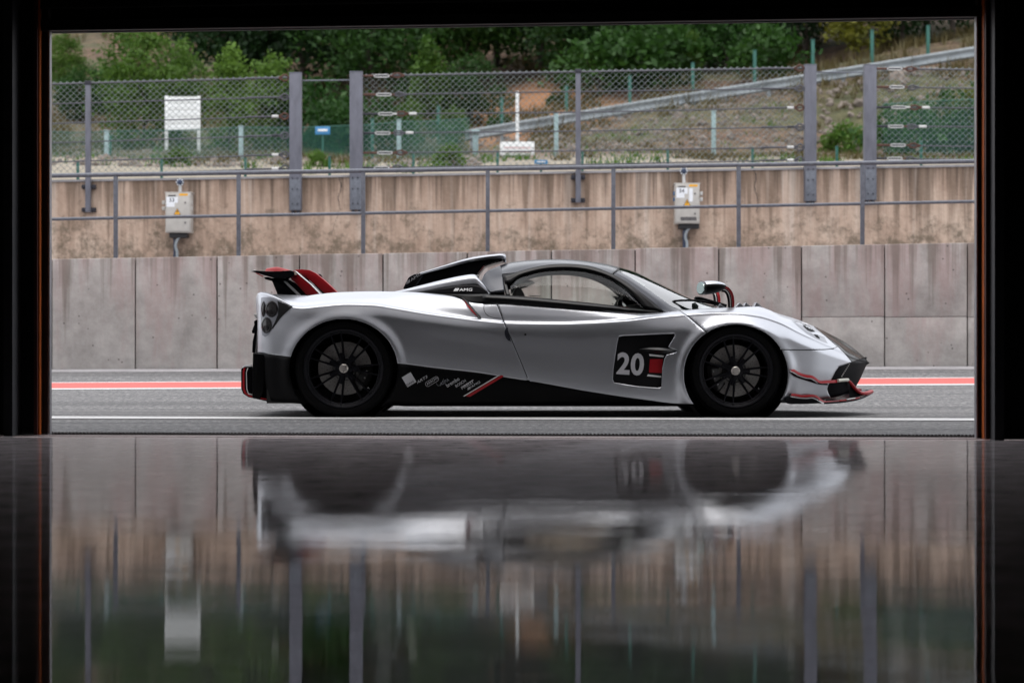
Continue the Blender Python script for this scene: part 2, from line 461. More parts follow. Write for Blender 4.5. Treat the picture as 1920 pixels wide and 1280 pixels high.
def upper_mat():
    m, n, l, b = nodemat('stained_concrete')
    v = coords(n, l)
    sep = n.new('ShaderNodeSeparateXYZ'); l.new(v, sep.inputs[0])
    down = math_(n, l, 'DIVIDE', math_(n, l, 'SUBTRACT', 3.35, sep.outputs['Z']), 1.6, True)
    base = ramp(n, l, tnoise(n, l, coords(n, l, (1.3, 1.3, .8)), 1.2, 9, .72), [(.3, (.30, .205, .15)), (.5, (.45, .33, .255)), (.7, (.57, .45, .36))])
    fs = tnoise(n, l, coords(n, l, (9, 3, .25)), 1.3, 6, .7)
    c = mixc(n, l, ramp(n, l, fs, [(.46, 0.0), (.66, .45)]), base, (.20, .14, .10))
    c = mixc(n, l, math_(n, l, 'MULTIPLY', runs(n, l, v, down, 5.0, .36, .72, 4.0), .72), c, (.13, .088, .060))
    c = mixc(n, l, math_(n, l, 'MULTIPLY', runs(n, l, v, down, 13.0, .45, .80, 9.0), .6), c, (.075, .052, .038))
    wh = ramp(n, l, tnoise(n, l, coords(n, l, (3.2, 3.2, .10), loc=(11, 0, 0)), 1.3, 4, .6), [(.58, 0.0), (.70, .6)])
    c = mixc(n, l, wh, c, (.58, .49, .42))
    moss = tnoise(n, l, coords(n, l, (1, 1, 1.0)), 3.5, 8, .8)
    c = mixc(n, l, ramp(n, l, math_(n, l, 'ADD', moss, math_(n, l, 'MULTIPLY', down, .30)), [(.66, 0.0), (.82, .8)]), c, (.10, .078, .052))
    spk = tnoise(n, l, v, 22, 3, .7)
    c = mixc(n, l, math_(n, l, 'MULTIPLY', ramp(n, l, spk, [(.60, 0.0), (.70, .5)]), down), c, (.48, .41, .32))
    l.new(c, b.inputs['Base Color']); b.inputs['Roughness'].default_value = .9
    bump(n, l, b, tnoise(n, l, v, 18, 5), .6, .02)
    return m
M['upper'] = upper_mat()

def hill_mat():
    m, n, l, b = nodemat('hillside_soil')
    v = coords(n, l)
    a = tnoise(n, l, v, .22, 6, .65); f = tnoise(n, l, v, 2.2, 6, .7)
    soil = ramp(n, l, f, [(.3, (.038, .022, .013)), (.55, (.11, .066, .040)), (.75, (.21, .14, .09))])
    grass = ramp(n, l, f, [(.3, (.025, .034, .011)), (.7, (.08, .085, .032))])
    c = mixc(n, l, ramp(n, l, a, [(.44, 0.0), (.58, .85)]), soil, grass)
    # bare orange earth scar on the slope
    sp = n.new('ShaderNodeVectorMath'); sp.operation = 'DISTANCE'
    l.new(coords(n, l, (.9, .25, .55)), sp.inputs[0]); q = P(1000, 178, 66); sp.inputs[1].default_value = (q.x * .9, q.y * .25, q.z * .55)
    k = math_(n, l, 'ADD', sp.outputs['Value'], math_(n, l, 'MULTIPLY', a, 1.2))
    c = mixc(n, l, ramp(n, l, math_(n, l, 'DIVIDE', k, 8.5), [(.24, .95), (.42, 0.0)]), c, (.33, .16, .075))
    # pale gravel strip along the top of the retaining wall
    sg = n.new('ShaderNodeSeparateXYZ'); l.new(v, sg.inputs[0])
    gv = ramp(n, l, tnoise(n, l, v, 3.5, 6, .8), [(.3, (.16, .135, .10)), (.7, (.38, .34, .27))])
    gm = math_(n, l, 'ADD', sg.outputs['Y'], math_(n, l, 'MULTIPLY', a, 8.0))
    c = mixc(n, l, ramp(n, l, math_(n, l, 'DIVIDE', gm, 100.0), [(.47, .85), (.52, 0.0)]), c, gv)
    l.new(c, b.inputs['Base Color']); b.inputs['Roughness'].default_value = .95
    bump(n, l, b, f, 1.0, .15)
    return m
M['hill'] = hill_mat()
M['rock'] = mat('rubble_stone', (.15, .125, .105), .9, var=.4, vscale=1.2, bmp=.3)
def leaf_mat(name, lo, hi, trans=.35):
    m = bpy.data.materials.new(name); m.use_nodes = True; n = m.node_tree.nodes; l = m.node_tree.links
    n.remove(n['Principled BSDF']); out = n['Material Output']
    oi = n.new('ShaderNodeObjectInfo')
    nz = tnoise(n, l, coords(n, l), .8, 4, .7)
    f = math_(n, l, 'ADD', math_(n, l, 'MULTIPLY', nz, .8), math_(n, l, 'MULTIPLY', oi.outputs['Random'], .25))
    c = ramp(n, l, f, [(.3, lo), (.75, hi)])
    d = n.new('ShaderNodeBsdfDiffuse'); t = n.new('ShaderNodeBsdfTranslucent'); g = n.new('ShaderNodeBsdfGlossy'); g.inputs['Roughness'].default_value = .45
    l.new(c, d.inputs['Color']); l.new(c, t.inputs['Color']); g.inputs['Color'].default_value = (.25, .27, .25, 1)
    m1 = n.new('ShaderNodeMixShader'); m1.inputs[0].default_value = trans; l.new(d.outputs[0], m1.inputs[1]); l.new(t.outputs[0], m1.inputs[2])
    m2 = n.new('ShaderNodeMixShader'); m2.inputs[0].default_value = .06; l.new(m1.outputs[0], m2.inputs[1]); l.new(g.outputs[0], m2.inputs[2])
    l.new(m2.outputs[0], out.inputs['Surface']); return m
M['leaf_dark'] = leaf_mat('leaves_dark', (.003, .013, .004), (.020, .056, .013))
M['leaf_mid'] = leaf_mat('leaves_mid', (.010, .038, .007), (.042, .105, .018))
M['leaf_light'] = leaf_mat('leaves_light', (.035, .085, .011), (.11, .20, .03))
M['leaf_yellow'] = leaf_mat('leaves_yellow', (.07, .09, .01), (.20, .19, .025))
M['leaf_dry'] = leaf_mat('grass_dry', (.065, .052, .02), (.16, .13, .058), .3)
M['bark'] = mat('bark', (.045, .035, .028), .9, var=.35, vscale=8, bmp=.5)
def screen_mat(nm='green_wind_netting', lo=.25, hi=.48):
    m = bpy.data.materials.new(nm); m.use_nodes = True; n = m.node_tree.nodes; l = m.node_tree.links
    b = n['Principled BSDF']; out = n['Material Output']
    b.inputs['Base Color'].default_value = (.03, .13, .10, 1); b.inputs['Roughness'].default_value = .7
    tr = n.new('ShaderNodeBsdfTransparent'); mx = n.new('ShaderNodeMixShader')
    l.new(ramp(n, l, tnoise(n, l, coords(n, l), .6, 3), [(.35, lo), (.65, hi)]), mx.inputs[0])
    l.new(tr.outputs[0], mx.inputs[1]); l.new(b.outputs[0], mx.inputs[2]); l.new(mx.outputs[0], out.inputs['Surface'])
    return m
M['screen'] = screen_mat()
M['screen_thin'] = screen_mat('thin_green_netting', .12, .25)

# ================================================================== the garage and the pit lane
FK = F * H
def floorY(py): return FK / (py - HY)
def lineY(x, pl, pr):
    """distance of a floor line seen at row pl at the left jamb and pr at the right jamb"""
    t = (x + 2.6) / 5.2; return floorY(pl) * (1 - t) + floorY(pr) * t
def strip(name, mat_, fa, fb, x0, x1, z, n=24, kind='structure', **kw):
    mb = MB(); rows = []
    for k in range(n + 1):
        x = x0 + (x1 - x0) * k / n; rows.append([(x, fa(x), z(x, fa(x)) if callable(z) else z), (x, fb(x), z(x, fb(x)) if callable(z) else z)])
    mb.grid(rows, flip=True)
    return mb.build(name, mat_, kind=kind, **kw)

def roadz(x, Y):
    if Y < 16.3: return 0.0
    return (Y - 16.3) / 7.0 * (.2745 + .0034 * max(-12, min(12, x)))

XL, XR = P(95, 700, floorY(815)).x, P(1829.5, 700, floorY(822)).x    # clear opening
YL, YR = floorY(815), floorY(822)
def doorY(x): return YL + (YR - YL) * (x - XL) / (XR - XL)
edge_in = lambda x: lineY(x, 818.5, 824)
edge_sill = lambda x: lineY(x, 815.6, 820.6)
edge_drain = lambda x: lineY(x, 811.0, 816.5)

# garage floor: one polished slab from behind the camera to the sill
mb = MB(); rows = []
for k in range(25):
    x = -7 + 14 * k / 24; rows.append([(x, -9.0, 0), (x, 2, 0), (x, 6, 0), (x, edge_in(x), 0)])
mb.grid(rows, flip=True); mb.build('garage_floor', M['floor'], kind='structure')
# concrete sill, drain and pit lane
strip('concrete_sill', M['sill_conc'], edge_in, edge_sill, -7, 7, .003)
strip('drain_bed', M['drain'], edge_sill, edge_drain, -7, 7, -.03)
mb = MB()
for fe in (edge_sill, edge_drain):
    mb.grid([[(x, fe(x), -.06), (x, fe(x), .0)] for x in np.linspace(-7, 7, 25)])
mb.build('drain_wall', M['drain'], kind='structure')
road = MB(); rows = []
for x in np.linspace(-70, 70, 71):
    ys = [edge_drain(max(-7, min(7, x))), 12.5, 14, 15.2, 16.3, 17.2, 18.5, 20, 21.5, 23.45]
    rows.append([(x, y, roadz(x, y)) for y in ys])
road.grid(rows, flip=True); road.build('pit_lane_road', M['asphalt'], kind='structure')
dt = thing('drain_grate', (0, lineY(0, 813, 818), 0), 'narrow dark slotted drain grate running along the garage threshold', 'drain')
mb = MB()
for k in range(262):
    x = -2.75 + k * .021; y0 = edge_sill(x) + .004; y1 = edge_drain(x) - .004
    for q_, dx in ((.04, 0), (.16, .0105), (.28, 0)):
        mb.box((x + dx, y0 + q_ - .012, -.025), (x + dx + .011, y0 + q_ + .012, .006))
mb.build('grate_bars', M['grate'], dt, smooth=False, kind='stuff')
for fa in (edge_sill, edge_drain):
    mb = MB(); rows = []
    for k in range(13):
        x = -2.75 + 5.5 * k / 12; y = fa(x); rows.append([(x, y - .008, .006), (x, y + .008, .006)])
    mb.grid(rows, flip=True); mb.build('frame_strip', M['drain'], dt)

# painted lines: thin sheets 4 mm above the asphalt
l1 = lambda x: floorY(787.0 + 2.2 * x / 3.6); l2 = lambda x: floorY(782.9 + 2.2 * x / 3.6)
strip('white_lane_line', M['line_white'], l1, l2, -24, 24, lambda x, y: roadz(x, y) + .004, 60)
def roadY(x, py):
    """distance where the rising part of the road is seen at row py"""
    g = (.2745 + .0034 * max(-12, min(12, x))) / 7.0
    return (H + 16.3 * g) / (g + (py - HY) / F)
def redline(name, m, a, b, dz):
    strip(name, m, lambda x: roadY(x, a - 1.55 * max(-8, min(8, x)) / 1.0 * .62), lambda x: roadY(x, b - 1.55 * max(-8, min(8, x)) * .62), -24, 24, lambda x, y: roadz(x, y) + dz, 60)
redline('white_border_line', M['line_white'], 726.6, 724.2, .004)
redline('red_lane_line', M['line_red'], 724.2, 713.6, .0045)
redline('white_edge_line', M['line_white'], 713.6, 712.4, .004)

# ------------------------------------------------------------------ garage shell (dark inside)
zt = H + (HY - 46) * 11.0 / F
def wallbox(name, m, a, b): return MB().box(a, b).build(name, m, kind='structure', smooth=False)
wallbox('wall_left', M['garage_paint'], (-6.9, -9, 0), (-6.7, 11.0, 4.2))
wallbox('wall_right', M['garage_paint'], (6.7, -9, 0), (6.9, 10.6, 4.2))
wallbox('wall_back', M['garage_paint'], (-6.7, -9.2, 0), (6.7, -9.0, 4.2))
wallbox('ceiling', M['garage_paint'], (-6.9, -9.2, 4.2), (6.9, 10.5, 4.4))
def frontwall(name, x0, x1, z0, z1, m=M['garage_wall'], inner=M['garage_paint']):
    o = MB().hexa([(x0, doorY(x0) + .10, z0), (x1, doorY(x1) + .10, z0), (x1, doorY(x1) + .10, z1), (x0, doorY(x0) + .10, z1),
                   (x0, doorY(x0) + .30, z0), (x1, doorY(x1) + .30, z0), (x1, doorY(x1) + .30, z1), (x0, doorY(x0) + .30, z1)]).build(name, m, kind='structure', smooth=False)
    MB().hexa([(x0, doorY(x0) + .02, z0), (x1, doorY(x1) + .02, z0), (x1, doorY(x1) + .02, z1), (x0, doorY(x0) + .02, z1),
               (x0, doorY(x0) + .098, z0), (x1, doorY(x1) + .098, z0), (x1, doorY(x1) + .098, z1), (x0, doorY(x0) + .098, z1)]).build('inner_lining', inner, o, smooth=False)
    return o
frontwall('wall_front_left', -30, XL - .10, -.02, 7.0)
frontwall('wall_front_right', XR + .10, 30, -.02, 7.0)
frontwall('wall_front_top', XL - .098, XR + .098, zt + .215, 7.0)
wallbox('roof_slab', M['garage_wall'], (-30, -9.4, 7.0), (30, 12.6, 7.3))

# door frame: posts of several strips either side, as seen from inside
def vbar(name, m, p0, p1, Y, d, parent, top=None, bev=0):
    x0 = (p0 - CX) * Y / F; x1 = (p1 - CX) * Y / F
    return MB().box((x0, Y - d / 2, 0), (x1, Y + d / 2, top or zt + .35)).build(name, m, parent, smooth=False, bevel=bev)
def vside(name, m, pr, Y0, d, w, parent, side):
    """upright bar standing d proud of the post: the face towards the opening catches the daylight"""
    x = (pr - CX) * Y0 / F
    return MB().box((x, Y0 - d, 0), (x - side * w, Y0, zt + .35)).build(name, m, parent, smooth=False)
fr = thing('door_frame', (XL, YL, 0), 'dark door post with orange strip and pale steel edge left of the opening', 'door frame')
vbar('steel_edge', M['steel_edge'], 91.5, 95.2, YL, .05, fr)
vbar('guide_channel', M['door_rubber'], 79.0, 91.4, YL + .012, .05, fr, bev=.004)
vside('guide_lip', M['steel_edge'], 78.8, YL - .014, .010, .004, fr, 1)
vside('orange_strip', M['orange'], 78.0, YL - .026, .045, .02, fr, 1)
vside('red_strip', M['dark_red'], 73.0, YL - .05, .04, .02, fr, 1)
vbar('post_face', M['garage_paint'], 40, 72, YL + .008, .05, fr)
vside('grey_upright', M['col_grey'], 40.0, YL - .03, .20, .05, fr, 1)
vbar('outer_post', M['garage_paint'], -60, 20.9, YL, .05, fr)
fr = thing('door_frame', (XR, YR, 0), 'dark door post with orange strip and grey upright right of the opening', 'door frame')
vbar('steel_edge', M['steel_edge'], 1828.8, 1831.2, YR, .05, fr)
vbar('guide_channel', M['door_rubber'], 1831.3, 1839.6, YR + .012, .05, fr, bev=.004)
vside('guide_lip', M['steel_edge'], 1839.7, YR - .014, .010, .004, fr, -1)
vside('orange_strip', M['orange'], 1840.4, YR - .026, .055, .02, fr, -1)
vside('red_strip', M['dark_red'], 1846.0, YR - .083, .03, .02, fr, -1)
vside('grey_upright', M['col_grey'], 1850.0, YR - .03, .18, .05, fr, -1)
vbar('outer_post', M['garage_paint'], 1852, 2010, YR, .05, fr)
mb = MB(); q = P(1851, 345, YR - .065)
mb.box((q.x, q.y, q.z - .045), (q.x + .03, q.y + .02, q.z + .045)); mb.build('latch_plate', M['dark_red'], fr, bevel=.003)
# rolled-up shutter over the opening: each visible slat a part
sh = thing('roller_shutter', (0, doorY(0), zt), 'black slatted roller shutter rolled up across the top of the doorway', 'shutter')
zz = [zt, zt + .062, zt + .125, zt + .19, zt + .26]
for k in range(4):
    z0, z1 = zz[k] + .002, zz[k+1] - .002; d = (-.02, .03, -.03, -.06)[k]
    MB().hexa([(XL-.09, YL + d - .02, z0), (XR+.09, YR + d - .02, z0), (XR+.09, YR + d - .02, z1), (XL-.09, YL + d - .02, z1),
               (XL-.09, YL + d + .03, z0), (XR+.09, YR + d + .03, z0), (XR+.09, YR + d + .03, z1), (XL-.09, YL + d + .03, z1)]).build('slat', M['shutter'] if k > 1 else M['garage_paint'], sh, smooth=False, bevel=.004)

d = .066
MB().hexa([(XL-.09, YL + d, zt + .006), (XR+.09, YR + d, zt + .006), (XR+.09, YR + d, zt + .213), (XL-.09, YL + d, zt + .213),
           (XL-.09, YL + d + .03, zt + .006), (XR+.09, YR + d + .03, zt + .006), (XR+.09, YR + d + .03, zt + .213), (XL-.09, YL + d + .03, zt + .213)]).build('backing_plate', M['garage_paint'], sh, smooth=False)

# ------------------------------------------------------------------ precast wall along the pit lane
WY = 23.3
def wtop(px): return 485.5 - (px - 96) * 30.5 / 1730.0
def wbase(px): return 695.5 - (px - 96) * 7.0 / 1730.0
wt = thing('pit_wall', (0, WY, .27), 'long wall of grey precast concrete slabs with dark joints behind the car', 'wall')
joints = [-692, -535, -377, -219, -61, 97, 253.5, 407, 561.5, 718, 876, 1034, 1191, 1348, 1503, 1659, 1814, 1971, 2128, 2285, 2442, 2600]
def slab(pa, pb, ta, tb, ba, bb, dy):
    g = 1.1
    a = [P(pa+g, ba, WY+dy), P(pb-g, bb, WY+dy), P(pb-g, tb, WY+dy), P(pa+g, ta, WY+dy)]
    return MB().hexa(a + [v + Vector((0, .25, 0)) for v in a]).build('concrete_slab', M['panel'], wt, bevel=.008, ang=60)
rj = random.Random(3)
for a, b in zip(joints[:-1], joints[1:]):
    dy = rj.uniform(-.012, .012)
    if 1503 <= a < 2000:
        sa, sb = 594.5, 593.5
        slab(a, b, wtop(a), wtop(b), sa - .2, sb - .2, dy); slab(a, b, sa + .2, sb + .2, wbase(a) + 14, wbase(b) + 14, dy + .003)
    else: slab(a, b, wtop(a) + rj.uniform(-.8, .8), wtop(b) + rj.uniform(-.8, .8), wbase(a) + 14, wbase(b) + 14, dy)
mb = MB(); a = [P(-700, wbase(-700) + 12, WY + .06), P(2610, wbase(2610) + 12, WY + .06), P(2610, wtop(2610) + 3, WY + .06), P(-700, wtop(-700) + 3, WY + .06)]
mb.hexa(a + [v + Vector((0, .15, 0)) for v in a]); mb.build('joint_backing', M['ink'], wt, smooth=False)
# gutter strip at the foot of the wall
mb = MB(); mb.grid([[(x, 22.75, roadz(x, 22.75) + .004), (x, WY - .012, roadz(x, 23.28) + .012)] for x in np.linspace(-22, 22, 30)], flip=True)
mb.build('gutter_strip', M['gutter'], kind='structure')
mb = MB(); a = [(-24, WY + .2, 1.35), (24, WY + .2, 1.35)]
mb.grid([[(x, WY + .24, H + (HY - wtop(CX + x * F / WY)) * WY / F - .06), (x, 31.3, H + (HY - wtop(CX + x * F / WY)) * WY / F - .10)] for x in np.linspace(-24, 24, 30)], flip=True)
mb.build('walkway', M['gutter'], kind='structure')

# railing on top of that wall
RY = WY + .16
def rtop(px): return 329.5 - (px - 96) * 27.0 / 1730.0
def rmid(px): return 411 - (px - 96) * 33.0 / 1730.0
rl = thing('railing', (0, RY, 1.5), 'galvanised two-rail railing standing on the slab wall', 'railing')
for fn, r in ((rtop, .026), (rmid, .019)):
    MB().tube([P(px, fn(px), RY) for px in (-260, 217, 681, 1150, 1617, 2180)], r, 10).build('rail', M['galv_light'], rl)
for px in (-250, -17, 217, 447.5, 681, 914.5, 1150, 1385, 1617, 1852, 2085):
    q = P(px, rtop(px), RY + .004); b = P(px, wtop(px) - 2, RY + .004)
    MB().box((q.x - .024, q.y - .022, b.z - .10), (q.x + .024, q.y + .022, q.z + .012)).build('post', M['galv_light'], rl, bevel=.005)

# ------------------------------------------------------------------ stained retaining wall higher up
UY = 31.2
def utop(px): return 339.0 - (px - 96) * 29.0 / 1730.0
uw = thing('retaining_wall', (0, UY, 1.2), 'tall brown rain-streaked concrete wall with cracks above the slab wall', 'wall')
mb = MB(); rows_f = []
pxs = np.linspace(-500, 2420, 120)
for px in pxs:
    col = []
    for k in range(9):
        t = k / 8; py = utop(px) + 2 + t * 215
        v = P(px, py, UY); v.y += .012 * mnoise.noise(Vector((v.x * 1.5, 0, v.z * 1.5))); col.append(v)
    rows_f.append(col)
mb.grid(rows_f); mb.build('wall_face', M['upper'], uw)
mb = MB()
for p0, p1 in zip(pxs[:-1], pxs[1:]):
    a = [P(p0, utop(p0) + 2.3, UY - .03), P(p1, utop(p1) + 2.3, UY - .03), P(p1, utop(p1) - 1.6, UY - .03), P(p0, utop(p0) - 1.6, UY - .03)]
    mb.hexa(a + [v + Vector((0, .42, 0)) for v in a])
mb.build('coping', M['gutter'], uw, smooth=False)
def crack(pts, w):
    mb = MB(); L = []; rr = random.Random(int(pts[0][0]))
    q = spline(pts, 26)
    for i, (x, y) in enumerate(q):
        x += rr.uniform(-1.0, 1.0); ww = w * rr.uniform(.35, 1.1) * (1 - .5 * i / 25)
        L.append([P(x - ww, y, UY - .016), P(x + ww, y, UY - .016)])
    mb.grid(L); mb.build('crack', M['ink'], uw, smooth=False)
crack([(635, 331), (639, 350), (634, 372), (638, 394)], 1.0)
crack([(635, 396), (627, 420), (622, 440)], .45)
crack([(1414, 318), (1418, 335), (1415, 350), (1421, 375), (1418, 400)], 1.0)

# ------------------------------------------------------------------ debris fence on the retaining wall
FYf = UY - .10
def big_post(pa, pb, top, bot, label):
    c = P((pa+pb)/2, bot, FYf)
    t = thing('fence_post', c, label, 'fence post', 'wide posts of the debris fence')
    a, b = P(pa, top, FYf), P(pb, bot, FYf)
    MB().box((a.x, FYf - .06, b.z), (b.x, FYf - .048, a.z)).build('front_plate', M['galv'], t, bevel=.004)
    for x in (a.x, b.x - .014): MB().box((x, FYf - .047, b.z), (x + .014, FYf + .08, a.z)).build('flange', M['galv'], t, smooth=False)
    MB().box((a.x - .004, FYf - .064, a.z), (b.x + .004, FYf + .085, a.z + .012)).build('cap_plate', M['galv_light'], t, bevel=.003)
    mid = P(pa, utop(pa) + 5, FYf).z
    MB().box((a.x + .012, FYf - .068, b.z + .008), (b.x - .012, FYf - .061, mid)).build('base_plate', M['galv_light'], t, bevel=.003)
    for dx in (.05, .13):
        for dz in (.10, .33, .50):
            MB().lathe((a.x + dx, FYf - .068, b.z + dz), (0, -1, 0), [(0, .010), (.012, .010), (.012, 0)], 8).build('bolt', M['bracket'], t)
    for dx in (.03, b.x - a.x - .07): MB().box((a.x + dx, FYf - .05, b.z - .04), (a.x + dx + .04, UY - .01, b.z - .002)).build('anchor', M['bracket'], t)
big_post(543, 565.5, 138, 395, 'wide grey steel fence post, left one of the left pair')
big_post(656, 680, 136, 394, 'wide grey steel fence post, right one of the left pair')
big_post(1508, 1530, 123, 378, 'wide grey steel fence post, left one of the right pair')
big_post(1620, 1642.5, 123, 376, 'wide grey steel fence post, right one of the right pair')
def slim_post(px, top, bot, label):
    c = P(px, bot, FYf); t = thing('fence_post', c, label, 'fence post', 'slim posts of the debris fence')
    a = P(px - 4.8, top, FYf); b = P(px + 4.8, bot, FYf)
    MB().box((a.x, FYf - .045, b.z), (b.x, FYf + .035, a.z)).build('shaft', M['galv'], t, bevel=.006)
    MB().box((a.x - .008, FYf - .052, a.z - .06), (b.x + .008, FYf + .04, a.z + .006)).build('top_collar', M['bracket'], t, bevel=.004)
    for z in (b.z + .04, b.z + .40):
        MB().box((a.x - .07, FYf + .036, z - .035), (b.x + .07, UY - .012, z + .035)).build('bracket', M['bracket'], t, bevel=.004)
        for x in (a.x - .05, b.x + .05):
            MB().lathe((x, FYf + .036, z), (0, -1, 0), [(0, .03), (.022, .03), (.022, 0)], 8).build('bolt', M['bracket'], t)
slim_post(165.5, 153, 398, 'slim grey fence post bracketed to the wall near the left edge')
slim_post(1084, 131, 380, 'slim grey fence post bracketed to the wall at the middle')

def fence(label, xs, cab, loops, buckles, pxmin, pxmax):
    """cab: list of lists of rows at xs"""
    t = thing('debris_fence', P((pxmin+pxmax)/2, 330, FYf), label, 'fence', 'debris fence sections')
    def row(i, px): return float(np.interp(px, xs, cab[i]))
    for i in range(6):
        MB().tube([P(px, row(i, px), FYf - .005) for px in np.linspace(pxmin, pxmax, 14)], .0105 if i else .013, 6).build('cable', M['cable'], t)
    # chain link: zig-zag wires hung between the first and last cable
    mb = MB(); pitch = 12.0; yy = FYf + .03
    nx = int((pxmax - pxmin) / (pitch / 2)); r = .0052
    for k in range(nx):
        x0 = pxmin + (k + .5) * pitch / 2
        ya, yb = row(0, x0) - 4, row(5, x0) + 6
        n = int((yb - ya) / 5.6); sgn = 1 if k % 2 else -1
        pts = []
        for j in range(n + 1):
            s_ = sgn if j % 2 else -sgn
            pts.append(P(x0 + s_ * pitch / 4 * 1.06, ya + j * 5.6, yy) + Vector((0, .008 * s_, 0)))
        mb.tube(pts, r, 3, caps=False)
    mb.build('chain_link_mesh', M['wire'], t, smooth=False, kind='stuff')
    for i in range(6):
        if buckles:
            x = pxmin + 20 + (i * 7) % 5 * 2; y = row(i, x)
            mb = MB(); a = P(x, y - 3, FYf - .03); b = P(x + 29, y + 3, FYf - .03)
            for (u0, w0, u1, w1) in ((0, 0, 1, .24), (0, .76, 1, 1), (0, 0, .08, 1), (.92, 0, 1, 1)):
                mb.box((a.x + (b.x-a.x)*u0, a.y - .012, b.z + (a.z-b.z)*w0), (a.x + (b.x-a.x)*u1, a.y + .012, b.z + (a.z-b.z)*w1))
            mb.build('turnbuckle', M['zinc'], t, smooth=False)
            MB().tube([P(pxmin, y, FYf - .012), P(x, y, FYf - .03)], .018, 6).build('shackle', M['rust'] if i in (0, 1, 4) else M['bracket'], t)
            loop = [P(x + 46 + 11 * math.cos(k / 12 * 6.283), row(i, x + 46) + 4.2 * math.sin(k / 12 * 6.283) * (1 if math.cos(k/12*6.283) < .3 else .4), FYf - .03) for k in range(13)]
            MB().tube(loop, .013, 6).build('cable_eye', M['rust'] if i % 2 == 0 else M['cable'], t)
            MB().tube([P(x + 29, y, FYf - .03), P(x + 36, y, FYf - .03)], .014, 6).build('hook', M['rust'] if i != 2 else M['zinc'], t)
            if i in (2, 3):
                MB().tube([P(x + 58, row(i, x + 60), FYf - .01), P(x + 72, row(i, x + 70), FYf - .01)], .022, 8).build('crimp_sleeve', M['zinc'], t)
        if loops:
            x = pxmax - 9; y = row(i, x)
            loop = [P(x + 9 * math.cos(k / 12 * 6.283), y + 6 * math.sin(k / 12 * 6.283) * (1 if math.cos(k/12*6.283) > -.3 else .4), FYf - .03) for k in range(13)]
            MB().tube(loop, .014, 6).build('cable_eye', M['rust'] if i in (0, 2) else M['cable'], t)
            MB().tube([P(x - 70, row(i, x - 70) - 1.2, FYf - .02), P(x - 9, y, FYf - .03)], .013, 6).build('cable_tail', M['cable'], t)
            if i > 1: MB().tube([P(x - 22, y, FYf - .03), P(x - 10, y, FYf - .03)], .022, 8).build('crimp_sleeve', M['zinc'] if i in (2, 4, 5) else M['bracket'], t)
fence('chain link debris fence section on the left, behind which the white board stands', [-300, 98, 541], [[170,158,146],[207,195,182],[244,232,218],[280,268,254],[315,304,290],[338,330,316]], True, False, -300, 541)
fence('long middle section of chain link debris fence with turnbuckles at its left end', [681, 1084, 1507], [[143,135,128],[178,172,166],[214,211,202],[250,246,238],[287,283,276],[315,309,300]], True, True, 681, 1507)
fence('short section of chain link debris fence at the far right with rusty shackles', [1643, 1830, 2300], [[129,131,128],[163,166,163],[201,203,200],[237,238,235],[272,275,272],[297,300,297]], False, True, 1643, 2300)
for (a, b, ya, yb, lab) in ((566, 655, 151.5, 150.5, 'thin steel tie wire between the left pair of wide posts'), (1531, 1619, 135.5, 136.5, 'thin steel tie wire between the right pair of wide posts')):
    tag(MB().tube([P(a, ya, FYf), P(b, yb, FYf)], .011, 6).build('tie_wire', M['galv_light'], origin=P((a+b)/2, ya, FYf)), lab, 'wire', 'tie wires')

